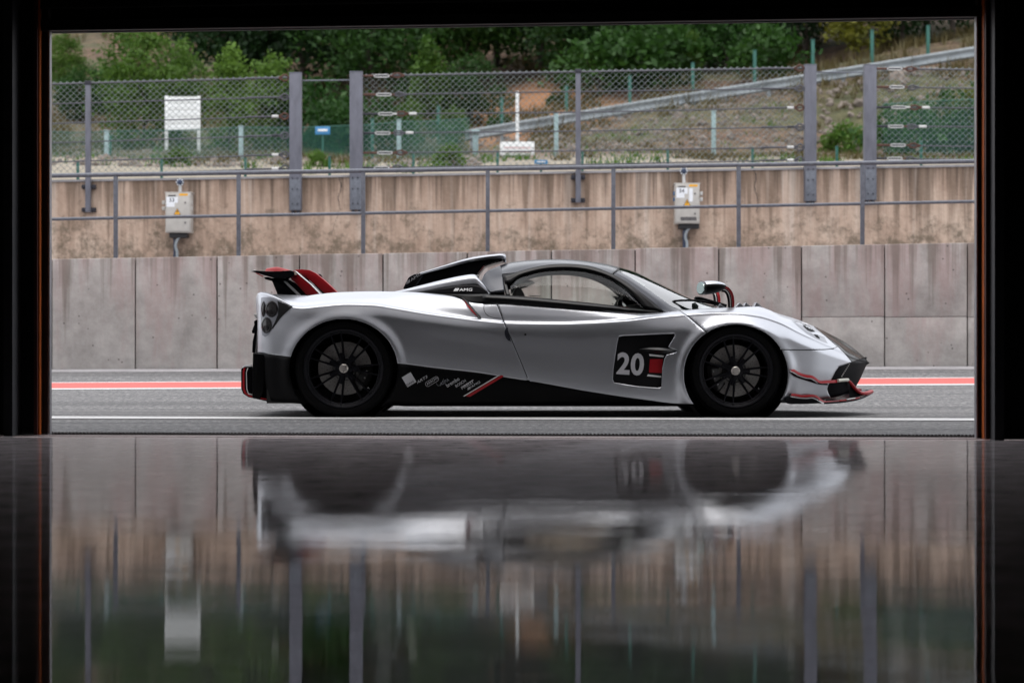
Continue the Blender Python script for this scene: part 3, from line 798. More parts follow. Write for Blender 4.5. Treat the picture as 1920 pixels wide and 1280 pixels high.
# ------------------------------------------------------------------ numbered electrical cabinets on the retaining wall
def decal_flat(name, m, poly, Y, parent):
    V, Fc = fill2d(poly, 99); return MB().add([P(x, y, Y) for x, y in V], Fc).build(name, m, parent, smooth=False)
def text_flat(name, s, m, px, py, cap, Y, parent, bold=0, sx=1.0):
    V, Fc = text2d(s, bold); return MB().add([P(px + v[0]*cap*sx, py - v[1]*cap, Y) for v in V], Fc).build(name, m, parent, smooth=False)
def cabinet(x0, y0, x1, y1, num, label, blue, bits):
    Yf = UY - .30; t = thing('electrical_cabinet', P((x0+x1)/2, y1, Yf), label, 'cabinet', 'numbered cabinets')
    a, b = P(x0, y0, Yf), P(x1, y1, Yf)
    MB().box((a.x, Yf, b.z), (b.x, UY - .03, a.z)).build('housing', M['cabinet'], t, bevel=.012)
    MB().box((a.x - .012, Yf + .01, a.z), (b.x + .012, UY - .02, a.z + .018)).build('rain_cap', M['cabinet'], t, bevel=.005)
    cx = (x0 + x1) / 2; k = (x1 - x0) / 46.0
    MB().box((a.x + .016, Yf - .014, b.z + .02), (b.x - .016, Yf - .002, a.z - .02)).build('door', M['cabinet'], t, bevel=.006)
    Yd = Yf - .0155
    sh = x0 - 310; sy = y0 - 362
    decal_flat('number_sheet', M['paper'], [(312+sh, 369+sy), (333.5+sh, 369+sy), (333.5+sh, 380.5+sy), (327.5+sh, 380.5+sy), (327.5+sh, 388+sy), (312+sh, 388+sy)], Yd, t)
    text_flat('number', num, M['ink'], 317.8+sh, 378.3+sy, 7.0, Yd - .003, t, .01)
    decal_flat('name_plate', M['ink'], [(315.5+sh, 365.8+sy), (329.5+sh, 365.8+sy), (329.5+sh, 368+sy), (315.5+sh, 368+sy)], Yd - .003, t)
    decal_flat('yellow_label', M['yellow'], [(336+sh, 363+sy), (352+sh, 363+sy), (352+sh, 367+sy), (336+sh, 367+sy)], Yd, t)
    tx, ty = 332.4 + sh, 396.5 + sy
    decal_flat('warning_sign', M['ink'], [(tx, ty-6.6), (tx+6.9, ty+6.4), (tx-6.9, ty+6.4)], Yd, t)
    decal_flat('warning_field', M['yellow'], [(tx, ty-4.9), (tx+5.5, ty+5.5), (tx-5.5, ty+5.5)], Yd - .003, t)
    decal_flat('bolt_symbol', M['ink'], [(tx-.4, ty-2.4), (tx+1.0, ty-2.4), (tx+.3, ty+.6), (tx+1.2, ty+.6), (tx-.4, ty+4.4), (tx-.1, ty+1.4), (tx-1.1, ty+1.4)], Yd - .005, t)
    for (kx, ky) in ((347.3, 380), (347.3, 417.5)):
        MB().lathe(P(kx+sh, ky+sy, Yf - .016), (0, -1, 0), [(0, .012), (.011, .012), (.013, 0)], 10).build('lock', M['bracket'], t)
    if bits == 'vent':
        for j in range(5): MB().box(P(320+sh, 424+sy+j*1.4, Yf - .018), P(350+sh, 424.8+sy+j*1.4, Yf - .012)).build('vent_slot', M['bracket'], t, smooth=False)
        decal_flat('notice_sheet', M['paper'], [(336+sh, 370+sy), (343+sh, 370+sy), (343+sh, 395+sy), (336+sh, 395+sy)], Yd - .001, t)
    # sockets on the flanks
    for (yy_) in (380, 391):
        MB().box(P(x1 + .4, yy_ - 4 + sy, Yf + .08), P(x1 + 4.5, yy_ + 4 + sy, Yf + .18)).build('socket', M['zinc'], t, bevel=.008)
        MB().box(P(x0 - .4, yy_ - 4 + sy, Yf + .08), P(x0 - 4.2, yy_ + 4 + sy, Yf + .18)).build('socket', M['blue_plastic'] if blue else M['cabinet'], t, bevel=.008)
    # small lamp on a stalk above, dark cable tray below
    lx = (337.5 if bits != 'vent' else 326) + sh; ly = 342 + sy - (0 if bits != 'vent' else 4)
    mbk = MB().lathe(P(lx, ly, Yf + .14), (0, -1, 0), [(0, .07), (.03, .068), (.055, .03), (.06, -.02), (.045, -.06)], 16).build('signal_lamp', M['siren'], t)
    for j in range(8):
        an = j * .785; q = P(lx, ly, Yf + .10); MB().box((q.x + .05*math.cos(an) - .008, q.y - .02, q.z + .05*math.sin(an) - .008), (q.x + .05*math.cos(an) + .008, q.y, q.z + .05*math.sin(an) + .008)).build('lens_bead', M['paper'], mbk, smooth=False)
    MB().tube([P(lx, ly + 4, Yf + .14), P(lx + .5, y0, Yf + .14)], .025, 8).build('stalk', M['zinc'], t)
    MB().box(P(x0 + 7, y1 + .3, Yf + .06), P(x1 - 3, y1 + 11, UY - .03)).build('terminal_box', M['ink'], t, bevel=.01)
    MB().box(P(x0 + 15, y1 + 11, Yf + .12), P(x0 + 21, y1 + 66, UY - .03)).build('cable_tray', M['siren'], t, bevel=.006)
    MB().tube([P(*p, Yf + .1) for p in spline([(x0+27, y1+8), (x0+22, y1+14), (x0+19, y1+26), (x0+22, y1+36), (x0+21, y1+66)], 14)], .022, 8).build('cable', M['hose'], t)
cabinet(310, 362, 357.5, 436, '53', 'beige electrical cabinet with a sheet numbered 53', False, '')
cabinet(1266, 345, 1312, 419, '54', 'beige electrical cabinet with a sheet numbered 54 and blue sockets', True, 'vent')

# ------------------------------------------------------------------ the hillside behind
def rail_row(px): return 252 - (min(px, 1960) - 880) * .1625
def yrow(px, k):
    """image row of the slope at control distance k"""
    w = min(1, max(0, (px - 780) / 260.0)); w = w * w * (3 - 2 * w)
    l0 = utop(px) + 4
    left = [l0, l0 - 7, 313, 303, 297, 282, 232, 150, 40, -60, -110]
    rr = rail_row(px)
    right = [l0, l0 - 7, 305, 296, 284, rr + 14, rr - 34, rr - 95, rr - 170, rr - 225, rr - 250]
    return left[k] * (1 - w) + right[k] * w
YC = [31.45, 34, 40, 46, 53, 60, 68, 78, 92, 115, 160]
def hillz(x, Y):
    px = CX + x * F / Y
    zs = [H - (yrow(min(2600, max(-700, CX + x * F / yc)), k) - HY) * yc / F for k, yc in enumerate(YC)]
    return float(pchip(YC, zs, [Y])[0])
ht = MB(); rows = []
Ys = np.concatenate([np.linspace(31.45, 62, 40), np.linspace(63, 160, 60)])
pxl = np.linspace(-1100, 3020, 110)
for px in pxl:
    zs = [H - (yrow(min(2600, max(-700, px)), k) - HY) * yc / F for k, yc in enumerate(YC)]
    zz_ = pchip(YC, zs, Ys); col = []
    for Y, z in zip(Ys, zz_):
        x = (px - CX) * Y / F
        nz = mnoise.fractal(Vector((x * .25, Y * .25, 0)), 1, 2, 5) * min(1, max(0, (Y - 36) / 20)) * .35
        col.append((x, Y, z + nz))
    rows.append(col)
ht.grid(rows, flip=False); hill = ht.build('hillside', M['hill'], kind='structure')
hm = hill.data
if sum(p.normal.z for p in hm.polygons) < 0: hm.flip_normals()
from mathutils.bvhtree import BVHTree
hbm = bmesh.new(); hbm.from_mesh(hm); HB = BVHTree.FromBMesh(hbm)
def ground(x, Y):
    h = HB.ray_cast(Vector((x, Y, 200)), Vector((0, 0, -1)))
    return h[0].z if h[0] is not None else 0.0
def at_ground(px, Y):
    x = (px - CX) * Y / F; return Vector((x, Y, ground(x, Y)))

# rubble and dry grass on the slope
rk = MB(); rr = random.Random(11)
ico = bmesh.new(); bmesh.ops.create_icosphere(ico, subdivisions=1, radius=1); ico.verts.index_update()
iv = [v.co.copy() for v in ico.verts]; if_ = [tuple(v.index for v in f.verts) for f in ico.faces]
for _ in range(2600):
    px = rr.uniform(820, 1900) if rr.random() < .8 else rr.uniform(60, 900)
    Y = rr.uniform(48, 62) if px > 900 else rr.uniform(40, 54)
    g = at_ground(px, Y); s = rr.uniform(.03, .11) * (1.7 if rr.random() < .1 else 1)
    if px > 1500: s *= 1.3
    rot = Matrix.Rotation(rr.uniform(0, 6), 3, Vector((rr.random(), rr.random(), rr.random() + .1)).normalized())
    sc = Vector((s * rr.uniform(.7, 1.5), s * rr.uniform(.7, 1.4), s * rr.uniform(.5, 1.0)))
    rk.add([rot @ Vector((v.x*sc.x, v.y*sc.y, v.z*sc.z)) + g for v in iv], if_)
tag(rk.build('hillside_rubble', M['rock'], smooth=False), 'loose grey stones scattered over the bare slope', 'rubble', kind='stuff')
def tufts(name, m, n, pxr, Yr, h, label, cat, keep=lambda px, Y: True):
    mb = MB(); r2 = random.Random(len(name) + n)
    for _ in range(n):
        px = r2.uniform(*pxr); Y = r2.uniform(*Yr)
        if not keep(px, Y): continue
        g = at_ground(px, Y)
        for _k in range(9):
            a = r2.uniform(0, 6.283); l = h * r2.uniform(.5, 1.2); b = .02 + .012 * h
            base = g + Vector((r2.uniform(-.18, .18), r2.uniform(-.18, .18), -.03)); tip = base + Vector((math.cos(a) * l * .5, math.sin(a) * l * .5, l))
            s_ = Vector((-math.sin(a), math.cos(a), 0)) * b
            mb.add([base - s_, base + s_, tip], [(0, 1, 2)])
    return tag(mb.build(name, m, smooth=False), label, cat, kind='stuff')
def patchy(px, Y): return mnoise.noise(Vector((px * .008, Y * .12, 3))) > -.05
tufts('dry_grass', M['leaf_dry'], 2200, (40, 1950), (43, 60), .2, 'dry straw coloured grass on the bank above the wall', 'grass', patchy)
tufts('green_grass', M['leaf_light'], 700, (40, 1950), (34, 58), .2, 'green grass tufts on the bank above the wall', 'grass', lambda px, Y: not patchy(px, Y))
tufts('slope_grass', M['leaf_dry'], 5200, (60, 1950), (58, 92), .42, 'brown dry grass on the slope under the trees', 'grass', patchy)

# ------------------------------------------------------------------ fences, rail and signs on the bank
def post(name, m, px, top, bot, Y, half, label, cat, group, r=None):
    a = P(px, top, Y); b = P(px, bot, Y); g = ground(b.x, Y)
    z0 = min(b.z, g) - .1; w = half * Y / F
    mb = MB().box((a.x - w, Y - w, z0), (a.x + w, Y + w, a.z))
    mb.box((a.x - w * 1.25, Y - w * 1.25, a.z), (a.x + w * 1.25, Y + w * 1.25, a.z + w * .5))
    return tag(mb.build(name, m, smooth=True, bevel=w * .2, origin=(a.x, Y, z0)), label, cat, group)
ords = ['first', 'second', 'third', 'fourth', 'fifth', 'sixth', 'seventh', 'eighth', 'ninth', 'tenth', 'eleventh']
low = [(146, 304, 335), (303, 298, 333), (460, 297, 330), (618, 294, 330), (775, 290, 326), (933, 286, 322), (1092, 284, 318), (1252, 280, 316), (1411, 277, 312), (1569, 275, 309), (1727, 265, 309)]
for i, (px, t0, b0) in enumerate(low):
    post('green_post', M['green_post'], px, t0, b0, 32.4, 2.4, f'short green post just behind the brown wall, {ords[i]} from the left', 'post', 'short green posts behind the wall')
pale = [(200, 246, 322), (452, 238, 318), (748, 226, 312), (1043, 213, 305), (1338, 210, 300)]
for i, (px, t0, b0) in enumerate(pale):
    post('pale_fence_post', M['pale_post'], px, t0, b0, 46.5, 4.0, f'pale grey-green fence post on the bank, {ords[i]} from the left', 'post', 'pale posts on the bank')
tall = [(206, 255, 322), (698, 224, 276), (822, 200, 285), (941, 184, 250), (1062, 162, 255), (1181, 143, 238), (1299, 119, 220), (1415, 96, 200), (1524, 76, 150), (1635, 58, 130), (1740, 50, 118)]
for i, (px, t0, b0) in enumerate(tall):
    post('tall_green_post', M['green_post'], px, t0, b0, 62.0 if i > 1 else 48.5, 3.0, f'tall dark green fence post on the slope, {ords[i]} from the left', 'post', 'tall green posts up the slope')
# netting between the pale posts
nt = thing('netting_fence', P(460, 300, 47), 'dark green wind netting stretched along the bank behind the white board', 'netting')
knots = [(-200, 252, 318), (98, 247, 312), (200, 246, 310), (452, 239, 303), (640, 236, 298), (748, 228, 298), (880, 222, 292)]
for (a, b) in zip(knots[:-1], knots[1:]):
    q = spline([a[:2], b[:2]], 8); q2 = spline([(a[0], a[2]), (b[0], b[2])], 8); n0 = (a[0])
    rows = [[P(u[0], u[1] + 2.0 * math.sin(k / 7 * 3.14), 47), P(u[0], (u[1] + v[1]) / 2, 47.06), P(v[0], v[1], 47)] for k, (u, v) in enumerate(zip(q, q2))]
    MB().grid(rows).build('netting_sheet', M['screen'], nt)
    MB().tube([r[0] for r in rows], .012, 5).build('top_wire', M['green_post'], nt)
nt2 = thing('netting_fence', P(1740, 280, 47), 'green wind netting at the far right behind the short fence section', 'netting')
q = [(1655, 196, 285), (1740, 190, 288), (1840, 186, 292), (2050, 180, 296)]
MB().grid([[P(a, b, 47), P(a, (b + c) / 2, 47.08), P(a, c, 47)] for a, b, c in q]).build('netting_sheet', M['screen_thin'], nt2)
MB().tube([P(a, b, 47) for a, b, c in q], .012, 5).build('top_wire', M['green_post'], nt2)
# crash barrier climbing the slope
gr = thing('guardrail', P(1300, rail_row(1300), 60), 'grey metal crash barrier climbing the slope to the right', 'guardrail')
def gy(px): return rail_row(px) + (0 if px > 1200 else (1200 - px) * .004)
prof = [(0, .17), (-.05, .14), (-.05, .08), (0, .04), (0, -.04), (-.05, -.08), (-.05, -.14), (0, -.17)]
gseg = [872, 1010, 1150, 1290, 1430, 1570, 1710, 1850, 2000]
for a, b in zip(gseg[:-1], gseg[1:]):
    mb = MB(); rows = []
    for px in np.linspace(a, b - .6, 5):
        c = P(px, gy(px), 59.5); rows.append([(c.x, c.y + dy, c.z + dz) for dy, dz in prof])
    mb.grid(rows); mb.build('beam', M['guard'], gr, solid=.006, ang=60)
    for px in (a + 12, (a + b) / 2):
        c = P(px, gy(px), 59.5); MB().box((c.x - .05, c.y + .01, ground(c.x, 59.6) - .2), (c.x + .05, c.y + .11, c.z + .12)).build('post', M['guard'], gr, smooth=False)
# white board on two legs
wb = thing('white_board', P(342, 300, 53), 'blank white board on two white legs standing on the bank', 'sign')
for (xa, xb) in ((309, 314.5), (369.5, 375)):
    a, b = P(xa, 180, 53), P(xb, 302, 53); MB().box((a.x, 53, min(b.z, ground(a.x, 53)) - .1), (b.x, 53.08, a.z)).build('leg', M['sign_white'], wb, bevel=.008)
a, b = P(314.7, 181, 53), P(369.3, 245.5, 53); 
for k in range(5):
    z0 = b.z + (a.z - b.z) * k / 5; z1 = b.z + (a.z - b.z) * (k + 1) / 5
    MB().box((a.x, 53.01, z0 + .004), (b.x, 53.05, z1 - .004)).build('panel', M['sign_white'], wb, bevel=.006)
ws = thing('notice_board', P(970, 292, 47.5), 'small white notice board with two faint red lines at the foot of the slope', 'sign')
a, b = P(937.5, 266, 47.5), P(1002, 291, 47.5); MB().box((a.x, 47.5, b.z), (b.x, 47.54, a.z)).build('panel', M['sign_white'], ws, bevel=.008)
M['pink'] = mat('faded_red_print', (.62, .30, .30), .6)
for y_ in (276, 284): decal_flat('printed_line', M['pink'], [(945, y_), (995, y_ + .5), (995, y_ + 2), (945, y_ + 1.5)], 47.49, ws)
for px in (946, 994):
    c = P(px, 291, 47.52); MB().box((c.x - .03, c.y + .03, ground(c.x, 47.5) - .1), (c.x + .03, c.y + .08, c.z + .02)).build('leg', M['pale_post'], ws, smooth=False)
wp = P(970, 172, 56); MB()
tag(MB().tube([Vector((wp.x, 56, ground(wp.x, 56) - .1)), Vector((wp.x, 56, (wp.z + ground(wp.x, 56)) / 2)), wp], .05, 8).build('white_pole', M['sign_white'], origin=(wp.x, 56, ground(wp.x, 56))), 'thin white pole standing behind the small white notice board', 'pole')
for (x0, y0, x1, y1, Y, lab, nm) in ((591, 237.5, 619, 252.5, 46.3, 'small blue plate hung on the netting between the left pair of posts', 'blue_sign'), (1002, 300, 1027, 308, 33.2, 'tiny blue plate low behind the wall below the notice board', 'blue_sign')):
    s_ = thing(nm, P((x0 + x1) / 2, y1, Y), lab, 'sign', 'blue plates')
    MB().box(P(x0, y0, Y), P(x1, y1, Y + .02)).build('plate', M['sign_blue'], s_, bevel=.006)
    decal_flat('white_band', M['sign_white'], [(x0 + (x1-x0)*.18, y0 + (y1-y0)*.32), (x1 - (x1-x0)*.18, y0 + (y1-y0)*.32), (x1 - (x1-x0)*.18, y0 + (y1-y0)*.58), (x0 + (x1-x0)*.18, y0 + (y1-y0)*.58)], Y - .006, s_)
    c = P((x0 + x1) / 2, y1, Y + .03); MB().box((c.x - .02, c.y, ground(c.x, Y + .03) - .1), (c.x + .02, c.y + .03, c.z + .05)).build('stake', M['green_post'], s_, smooth=False)
bo = thing('meter_box', P(891, 292, 47.8), 'small grey hooded box on a stand between the netting and the notice board', 'box')
MB().box(P(884, 243, 47.8), P(900, 253, 48.1)).build('hood', M['pale_post'], bo, bevel=.03)
MB().box(P(886, 253.3, 47.86), P(897, 294, 48.0)).build('stand', M['pale_post'], bo, bevel=.01)

# ------------------------------------------------------------------ trees and shrubs
def crown_mesh(name, m, w, h, n_cl, per, leaf, seed, cone=0.0, low=0.0):
    """leaf-sized faces clustered in clumps through the crown volume, base at z=0"""
    r = np.random.default_rng(seed); C = []
    while len(C) < n_cl:
        u = r.uniform(-1, 1, 3); d = np.linalg.norm(u)
        if d > 1 or d < .35 and r.random() < .7: continue
        k = 1 - cone * max(0, (u[2] + 1) / 2)
        C.append((u[0] * w/2 * k, u[1] * w/2 * k, low + (u[2] + 1) / 2 * h))
    C = np.array(C); N = n_cl * per
    rad = r.uniform(.07, .17, n_cl) * w
    c = np.repeat(C, per, 0) + r.normal(0, 1, (N, 3)) * np.repeat(rad, per)[:, None] * np.array([.62, .62, .5])
    a = r.normal(0, 1, (N, 3)); a /= np.linalg.norm(a, axis=1)[:, None]
    b = np.cross(a, r.normal(0, 1, (N, 3))); b /= np.linalg.norm(b, axis=1)[:, None]
    s = leaf * r.uniform(.55, 1.3, N)[:, None]
    V = np.stack([c - a*s, c + b*s*.5, c + a*s, c - b*s*.5], 1).reshape(-1, 3)
    me = bpy.data.meshes.new(name); me.vertices.add(4*N); me.vertices.foreach_set('co', V.ravel())
    me.loops.add(4*N); me.loops.foreach_set('vertex_index', np.arange(4*N)); me.polygons.add(N)
    me.polygons.foreach_set('loop_start', np.arange(0, 4*N, 4)); me.polygons.foreach_set('loop_total', np.full(N, 4))
    me.update(calc_edges=True); me.materials.append(m); return me
def trunk_mesh(name, h, r, w, seed, n=6):
    rr = random.Random(seed); mb = MB()
    bend = [Vector((rr.uniform(-.1, .1) * h * t, rr.uniform(-.1, .1) * h * t, h * t - .3)) for t in (0, .25, .5, .75, 1)]
    mb.tube(bend, [r, r*.8, r*.6, r*.38, r*.12], 8)
    for k in range(n):
        t = rr.uniform(.3, .85); b = bend[0].lerp(bend[-1], t); a = rr.uniform(0, 6.283); L = w * .42 * rr.uniform(.6, 1)
        e = b + Vector((math.cos(a) * L, math.sin(a) * L, L * .6)); mb.tube([b, b.lerp(e, .5) + Vector((0, 0, .05 * L)), e], [r*.4, r*.25, r*.06], 5)
    me = bpy.data.meshes.new(name); me.from_pydata(mb.v, [], mb.f); me.update(); me.materials.append(M['bark']); return me
KIND = {}
def kind_(k, m, w, h, ncl, per, leaf, seed, cone=0, low=0, th=None, tr=.14):
    KIND[k] = (crown_mesh('crown', M[m], w, h, ncl, per, leaf, seed, cone, low), trunk_mesh('trunk', (low + h) * .85, tr, w, seed))
kind_('darkA', 'leaf_dark', 5.5, 7.5, 120, 80, .125, 1, .25, .8)
kind_('darkB', 'leaf_dark', 6.5, 6.5, 130, 80, .125, 2, .1, .8)
kind_('midA', 'leaf_mid', 5.0, 6.0, 95, 80, .115, 3, .2, .5)
kind_('midB', 'leaf_mid', 4.0, 4.0, 70, 70, .11, 4, .1, .1)
kind_('lightA', 'leaf_light', 3.8, 4.8, 90, 60, .10, 5, .45, .2, tr=.07)
kind_('lightB', 'leaf_light', 2.6, 4.6, 70, 60, .10, 6, .7, .2, tr=.06)
kind_('yellow', 'leaf_yellow', 3.2, 3.2, 55, 36, .13, 7, .2, .5, tr=.07)
kind_('shrub', 'leaf_mid', 2.2, 1.5, 36, 40, .10, 8, .1, 0, tr=.04)
kind_('shrubL', 'leaf_light', 2.0, 1.3, 32, 40, .10, 9, .1, 0, tr=.04)
rt = random.Random(21)
def tree(name, k, px, Y, sc, label, cat, group, dz=0):
    g = at_ground(px, Y); t = thing(name, (g.x, g.y, g.z - .05 + dz), label, cat, group)
    s_ = sc * rt.uniform(.92, 1.08); t.scale = (s_ * rt.uniform(.9, 1.1), s_ * rt.uniform(.9, 1.1), s_); t.rotation_euler = (0, 0, rt.uniform(0, 6.28))
    for nm, me in zip(('crown', 'trunk'), KIND[k]):
        o = bpy.data.objects.new(nm, me); COL.objects.link(o); o.parent = t
FG = 'trees of the wood on the hill'
T = [('darkB', 425, 74, 1.0, 'dark green tree above the white board, leftmost of the dense wood'),
 ('darkA', 490, 75, 1.05, 'tall dark tree behind the left half of the debris fence, right of the white board'),
 ('darkB', 560, 73, 1.0, 'dark tree standing behind the left wide post of the left pair'),
 ('darkA', 640, 76, 1.05, 'dark tree rising behind the gap of the left pair of posts'),
 ('midA', 700, 70, 1.0, 'mid green leafy tree just right of the left pair of posts'),
 ('darkB', 770, 78, 1.1, 'broad dark tree behind the bright young tree'),
 ('midA', 870, 76, 1.1, 'mid green tree right of the bright young tree'),
 ('darkA', 930, 82, 1.05, 'dark tree above the orange earth scar'),
 ('darkB', 1010, 78, 1.0, 'dark tree left of the slim middle post, high on the slope'),
 ('midA', 1085, 71, .9, 'mid green tree right above the slim middle post'),
 ('darkA', 1160, 72, .95, 'dark tree high on the slope right of the slim middle post'),
 ('midB', 1235, 70, 1.1, 'rounded mid green tree above the cabinet numbered 54'),
 ('darkB', 1330, 71, .9, 'dark tree right of the pale conical young tree'),
 ('darkA', 1420, 70, .8, 'dark tree behind the right end of the long fence section'),
 ('darkB', 1505, 69, .75, 'dark tree above the right pair of posts'),
 ('darkA', 1690, 67, .7, 'dark tree right of the yellowish tree'),
 ('darkB', 1790, 66.5, .7, 'dark tree at the top right corner of the doorway'),
 ('darkB', 320, 92, 1.0, 'distant dark tree at the top left beside the brown grass'),
 ('darkA', 515, 90, 1.2, 'distant dark tree in the second row behind the left wide post'),
 ('darkB', 690, 92, 1.2, 'distant dark tree in the second row above the right wide post of the left pair'),
 ('darkA', 850, 94, 1.2, 'distant dark tree in the second row at the centre left'),
 ('darkB', 1050, 94, 1.2, 'distant dark tree in the second row above the slim middle post'),
 ('darkA', 1260, 78, 1.2, 'distant dark tree in the second row above the rounded green tree'),
 ('darkB', 1450, 75, 1.0, 'distant dark tree in the second row left of the right pair of posts'),
 ('darkA', 1590, 73, 1.0, 'distant dark tree in the second row behind the yellowish tree'),
 ('darkB', 1740, 70, 1.0, 'distant dark tree in the second row near the right door post'),
 ('darkA', 430, 94, 1.2, 'distant dark tree in the second row above the light green willow'),
 ('darkB', 600, 96, 1.2, 'distant dark tree in the second row between the left pair of posts')]
for k, px, Y, sc, lab in T: tree('woodland_tree', k, px, Y, sc, lab, 'tree', FG)
YG = 'young light green trees'
for k, px, Y, sc, lab in [('lightA', 265, 58, .76, 'light green young willow left of and behind the white board'), ('lightA', 335, 60, .68, 'light green young tree right behind the white board'),
    ('lightB', 430, 57, .62, 'slender light green sapling right of the white board'), ('lightA', 500, 60, .62, 'light green young tree close to the left wide post'),
    ('lightB', 806, 66, .70, 'bright conical young tree above the turnbuckles of the middle section'), ('lightA', 850, 60, .30, 'light green bush at the left end of the crash barrier'),
    ('lightB', 1296, 66, .36, 'pale conical young tree above the crash barrier'), ('lightA', 120, 75, .5, 'yellowish green bush at the left door post'), ('lightA', 765, 61, .36, 'light green bush behind the netting right of the left pair of posts')]:
    tree('young_tree', k, px, Y, sc, lab, 'tree', YG)
tree('yellow_tree', 'yellow', 1605, 66, .8, 'yellowish green tree above the right pair of posts', 'tree', 'yellow trees')
tree('yellow_tree', 'yellow', 1822, 50, .5, 'yellow green bush on the slope beside the right door post', 'bush', 'yellow trees')
SG = 'shrubs on the slope'
for k, px, Y, sc, lab in [('shrub', 590, 60, 1.5, 'green shrub seen between the left pair of posts'), ('shrub', 640, 57, 1.0, 'small green shrub behind the right wide post of the left pair'),
    ('midB', 155, 70, .45, 'green bush on the brown slope at the left'), ('shrub', 225, 72, 1.3, 'green shrub on the brown grass slope at the top left'), ('shrub', 938, 63, .42, 'small dark shrub on the orange earth beside the white pole'),
    ('shrub', 1120, 66, 1.4, 'green shrub above the crash barrier right of the slim middle post'), ('shrub', 1210, 66, 1.6, 'broad green shrub above the crash barrier over cabinet 54'),
    ('shrub', 1048, 67, .4, 'green shrub on the slope just left of the slim middle post'), ('midB', 880, 67, .6, 'round green bush left of the orange earth scar'), ('shrub', 1360, 68, 1.3, 'green shrub above the crash barrier near the right end of the long fence'),
    ('shrubL', 1580, 52, .7, 'low green shrub on the rubble between the right pair of posts'), ('shrub', 1690, 49, 1.0, 'dark shrub behind the rusty shackles'), ('shrub', 1800, 50, 1.2, 'dark shrub beside the right door post behind the short fence'),
    ('shrubL', 330, 42, .35, 'tiny green plant at the foot of the white board'), ('shrubL', 600, 40, .3, 'tiny green plant on the gravel between the left pair of posts'), ('shrubL', 840, 40, .35, 'tiny green plant on the gravel left of the notice board'),
    ('shrub', 1440, 64, 1.2, 'green shrub just above the crash barrier left of the right pair of posts'), ('midB', 1085, 72, .7, 'green bush over the slim middle post below the wood'), ('shrub', 700, 58, 1.1, 'green shrub behind the netting at the right of the wide post')]:
    tree('shrub', k, px, Y, sc, lab, 'shrub', SG)

# ================================================================== the car
YC0 = 15.2                                  # distance of the car's centre plane
def Q(px, py, w):
    """car point: pixel where it is seen when w metres to the near side of the centre plane"""
    return P(px, py, YC0 - w)
def mir(v): return Vector((v[0], 2 * YC0 - v[1], v[2]))
car = thing('sports_car', (P(1010, 700, YC0).x, YC0, 0), 'low silver sports car with black trim, red accents and number 20 on its side', 'car')

# ---- master lines of the body side: (px, row, half width)
def keyed(*kv): return [k[0] for k in kv], [k[1] for k in kv]
Wk = keyed((483,.80),(490,.855),(500,.90),(515,.94),(540,.975),(580,1.0),(640,1.01),(700,1.0),(760,.975),(850,.95),(950,.935),(1050,.93),(1150,.935),(1250,.955),(1320,.972),(1380,.975),(1440,.955),(1480,.92),(1520,.85),(1550,.76),(1575,.65),(1597,.49),(1612,.33),(1621,.18),(1627,.02))
R1k = keyed((483,748),(520,752),(577,757),(640,760),(1290,761),(1400,760),(1475,752),(1545,748),(1575,742),(1600,730),(1612,712),(1621,692),(1627,680))
Ak = keyed((483,661),(540,668),(620,675),(745,681),(820,690),(900,699),(960,709),(1000,715),(1100,733),(1200,748),(1283,757),(1380,757),(1475,746),(1545,742),(1575,736),(1600,724),(1612,707),(1621,689),(1627,679))
Sk = keyed((483,551.5),(500,553.5),(530,567),(548,575.5),(565,577.5),(600,574.5),(650,570.5),(700,572),(740,578),(800,588),(860,596),(900,601),(960,606),(1050,607),(1100,605.5),(1170,601.5),(1230,595),(1290,590),(1340,587),(1380,587.5),(1420,592),(1460,604),(1500,624),(1540,642),(1575,658),(1597,669),(1612,674),(1621,676.5),(1627,678))
Tk = keyed((483,549.5),(500,550.5),(520,556.5),(560,556),(600,551),(640,547.5),(700,546),(760,547),(820,551),(863,556),(885,566),(900,567.5),(960,570),(1050,577),(1100,581),(1170,585),(1200,586.5),(1240,585),(1290,581),(1320,578.5),(1375,576),(1420,574.5),(1440,580),(1465,592),(1490,601),(1520,615),(1545,628),(1575,646),(1597,661),(1612,669),(1621,674),(1627,677))
wTk = keyed((483,.76),(500,.80),(520,.80),(560,.76),(640,.72),(760,.71),(863,.74),(885,.80),(960,.83),(1100,.83),(1200,.80),(1290,.72),(1375,.68),(1440,.66),(1490,.62),(1545,.48),(1575,.38),(1597,.27),(1612,.17),(1621,.09),(1627,.01))
wSk = keyed((483,.025),(560,.015),(700,.03),(850,.03),(950,.02),(1150,.02),(1290,.05),(1380,.06),(1460,.08),(1520,.08),(1575,.06),(1612,.04),(1627,.01))
Ck = keyed((483,551),(600,557),(880,558),(905,700),(1170,700),(1240,640),(1300,583),(1400,580),(1440,584),(1480,594),(1520,609),(1560,628),(1590,645),(1612,662),(1621,670),(1627,676.5))
Ik = keyed((483,550),(600,555),(880,566),(900,568),(1200,587),(1290,582),(1400,577.5),(1440,582),(1490,601.5),(1520,613),(1560,634),(1590,652),(1612,666),(1621,672),(1627,676.8))
wIk = keyed((483,.6),(600,.55),(880,.62),(905,.77),(1200,.74),(1290,.50),(1440,.45),(1520,.32),(1575,.2),(1612,.09),(1627,.006))
Jk = keyed((483,550.5),(600,556),(880,562),(905,690),(1170,690),(1240,630),(1300,583),(1400,579),(1440,583),(1490,600),(1520,611),(1560,631),(1590,648.5),(1612,664),(1621,671),(1627,676.6))
wJk = keyed((483,.3),(880,.4),(905,.74),(1200,.70),(1290,.25),(1440,.22),(1520,.16),(1575,.1),(1612,.045),(1627,.003))
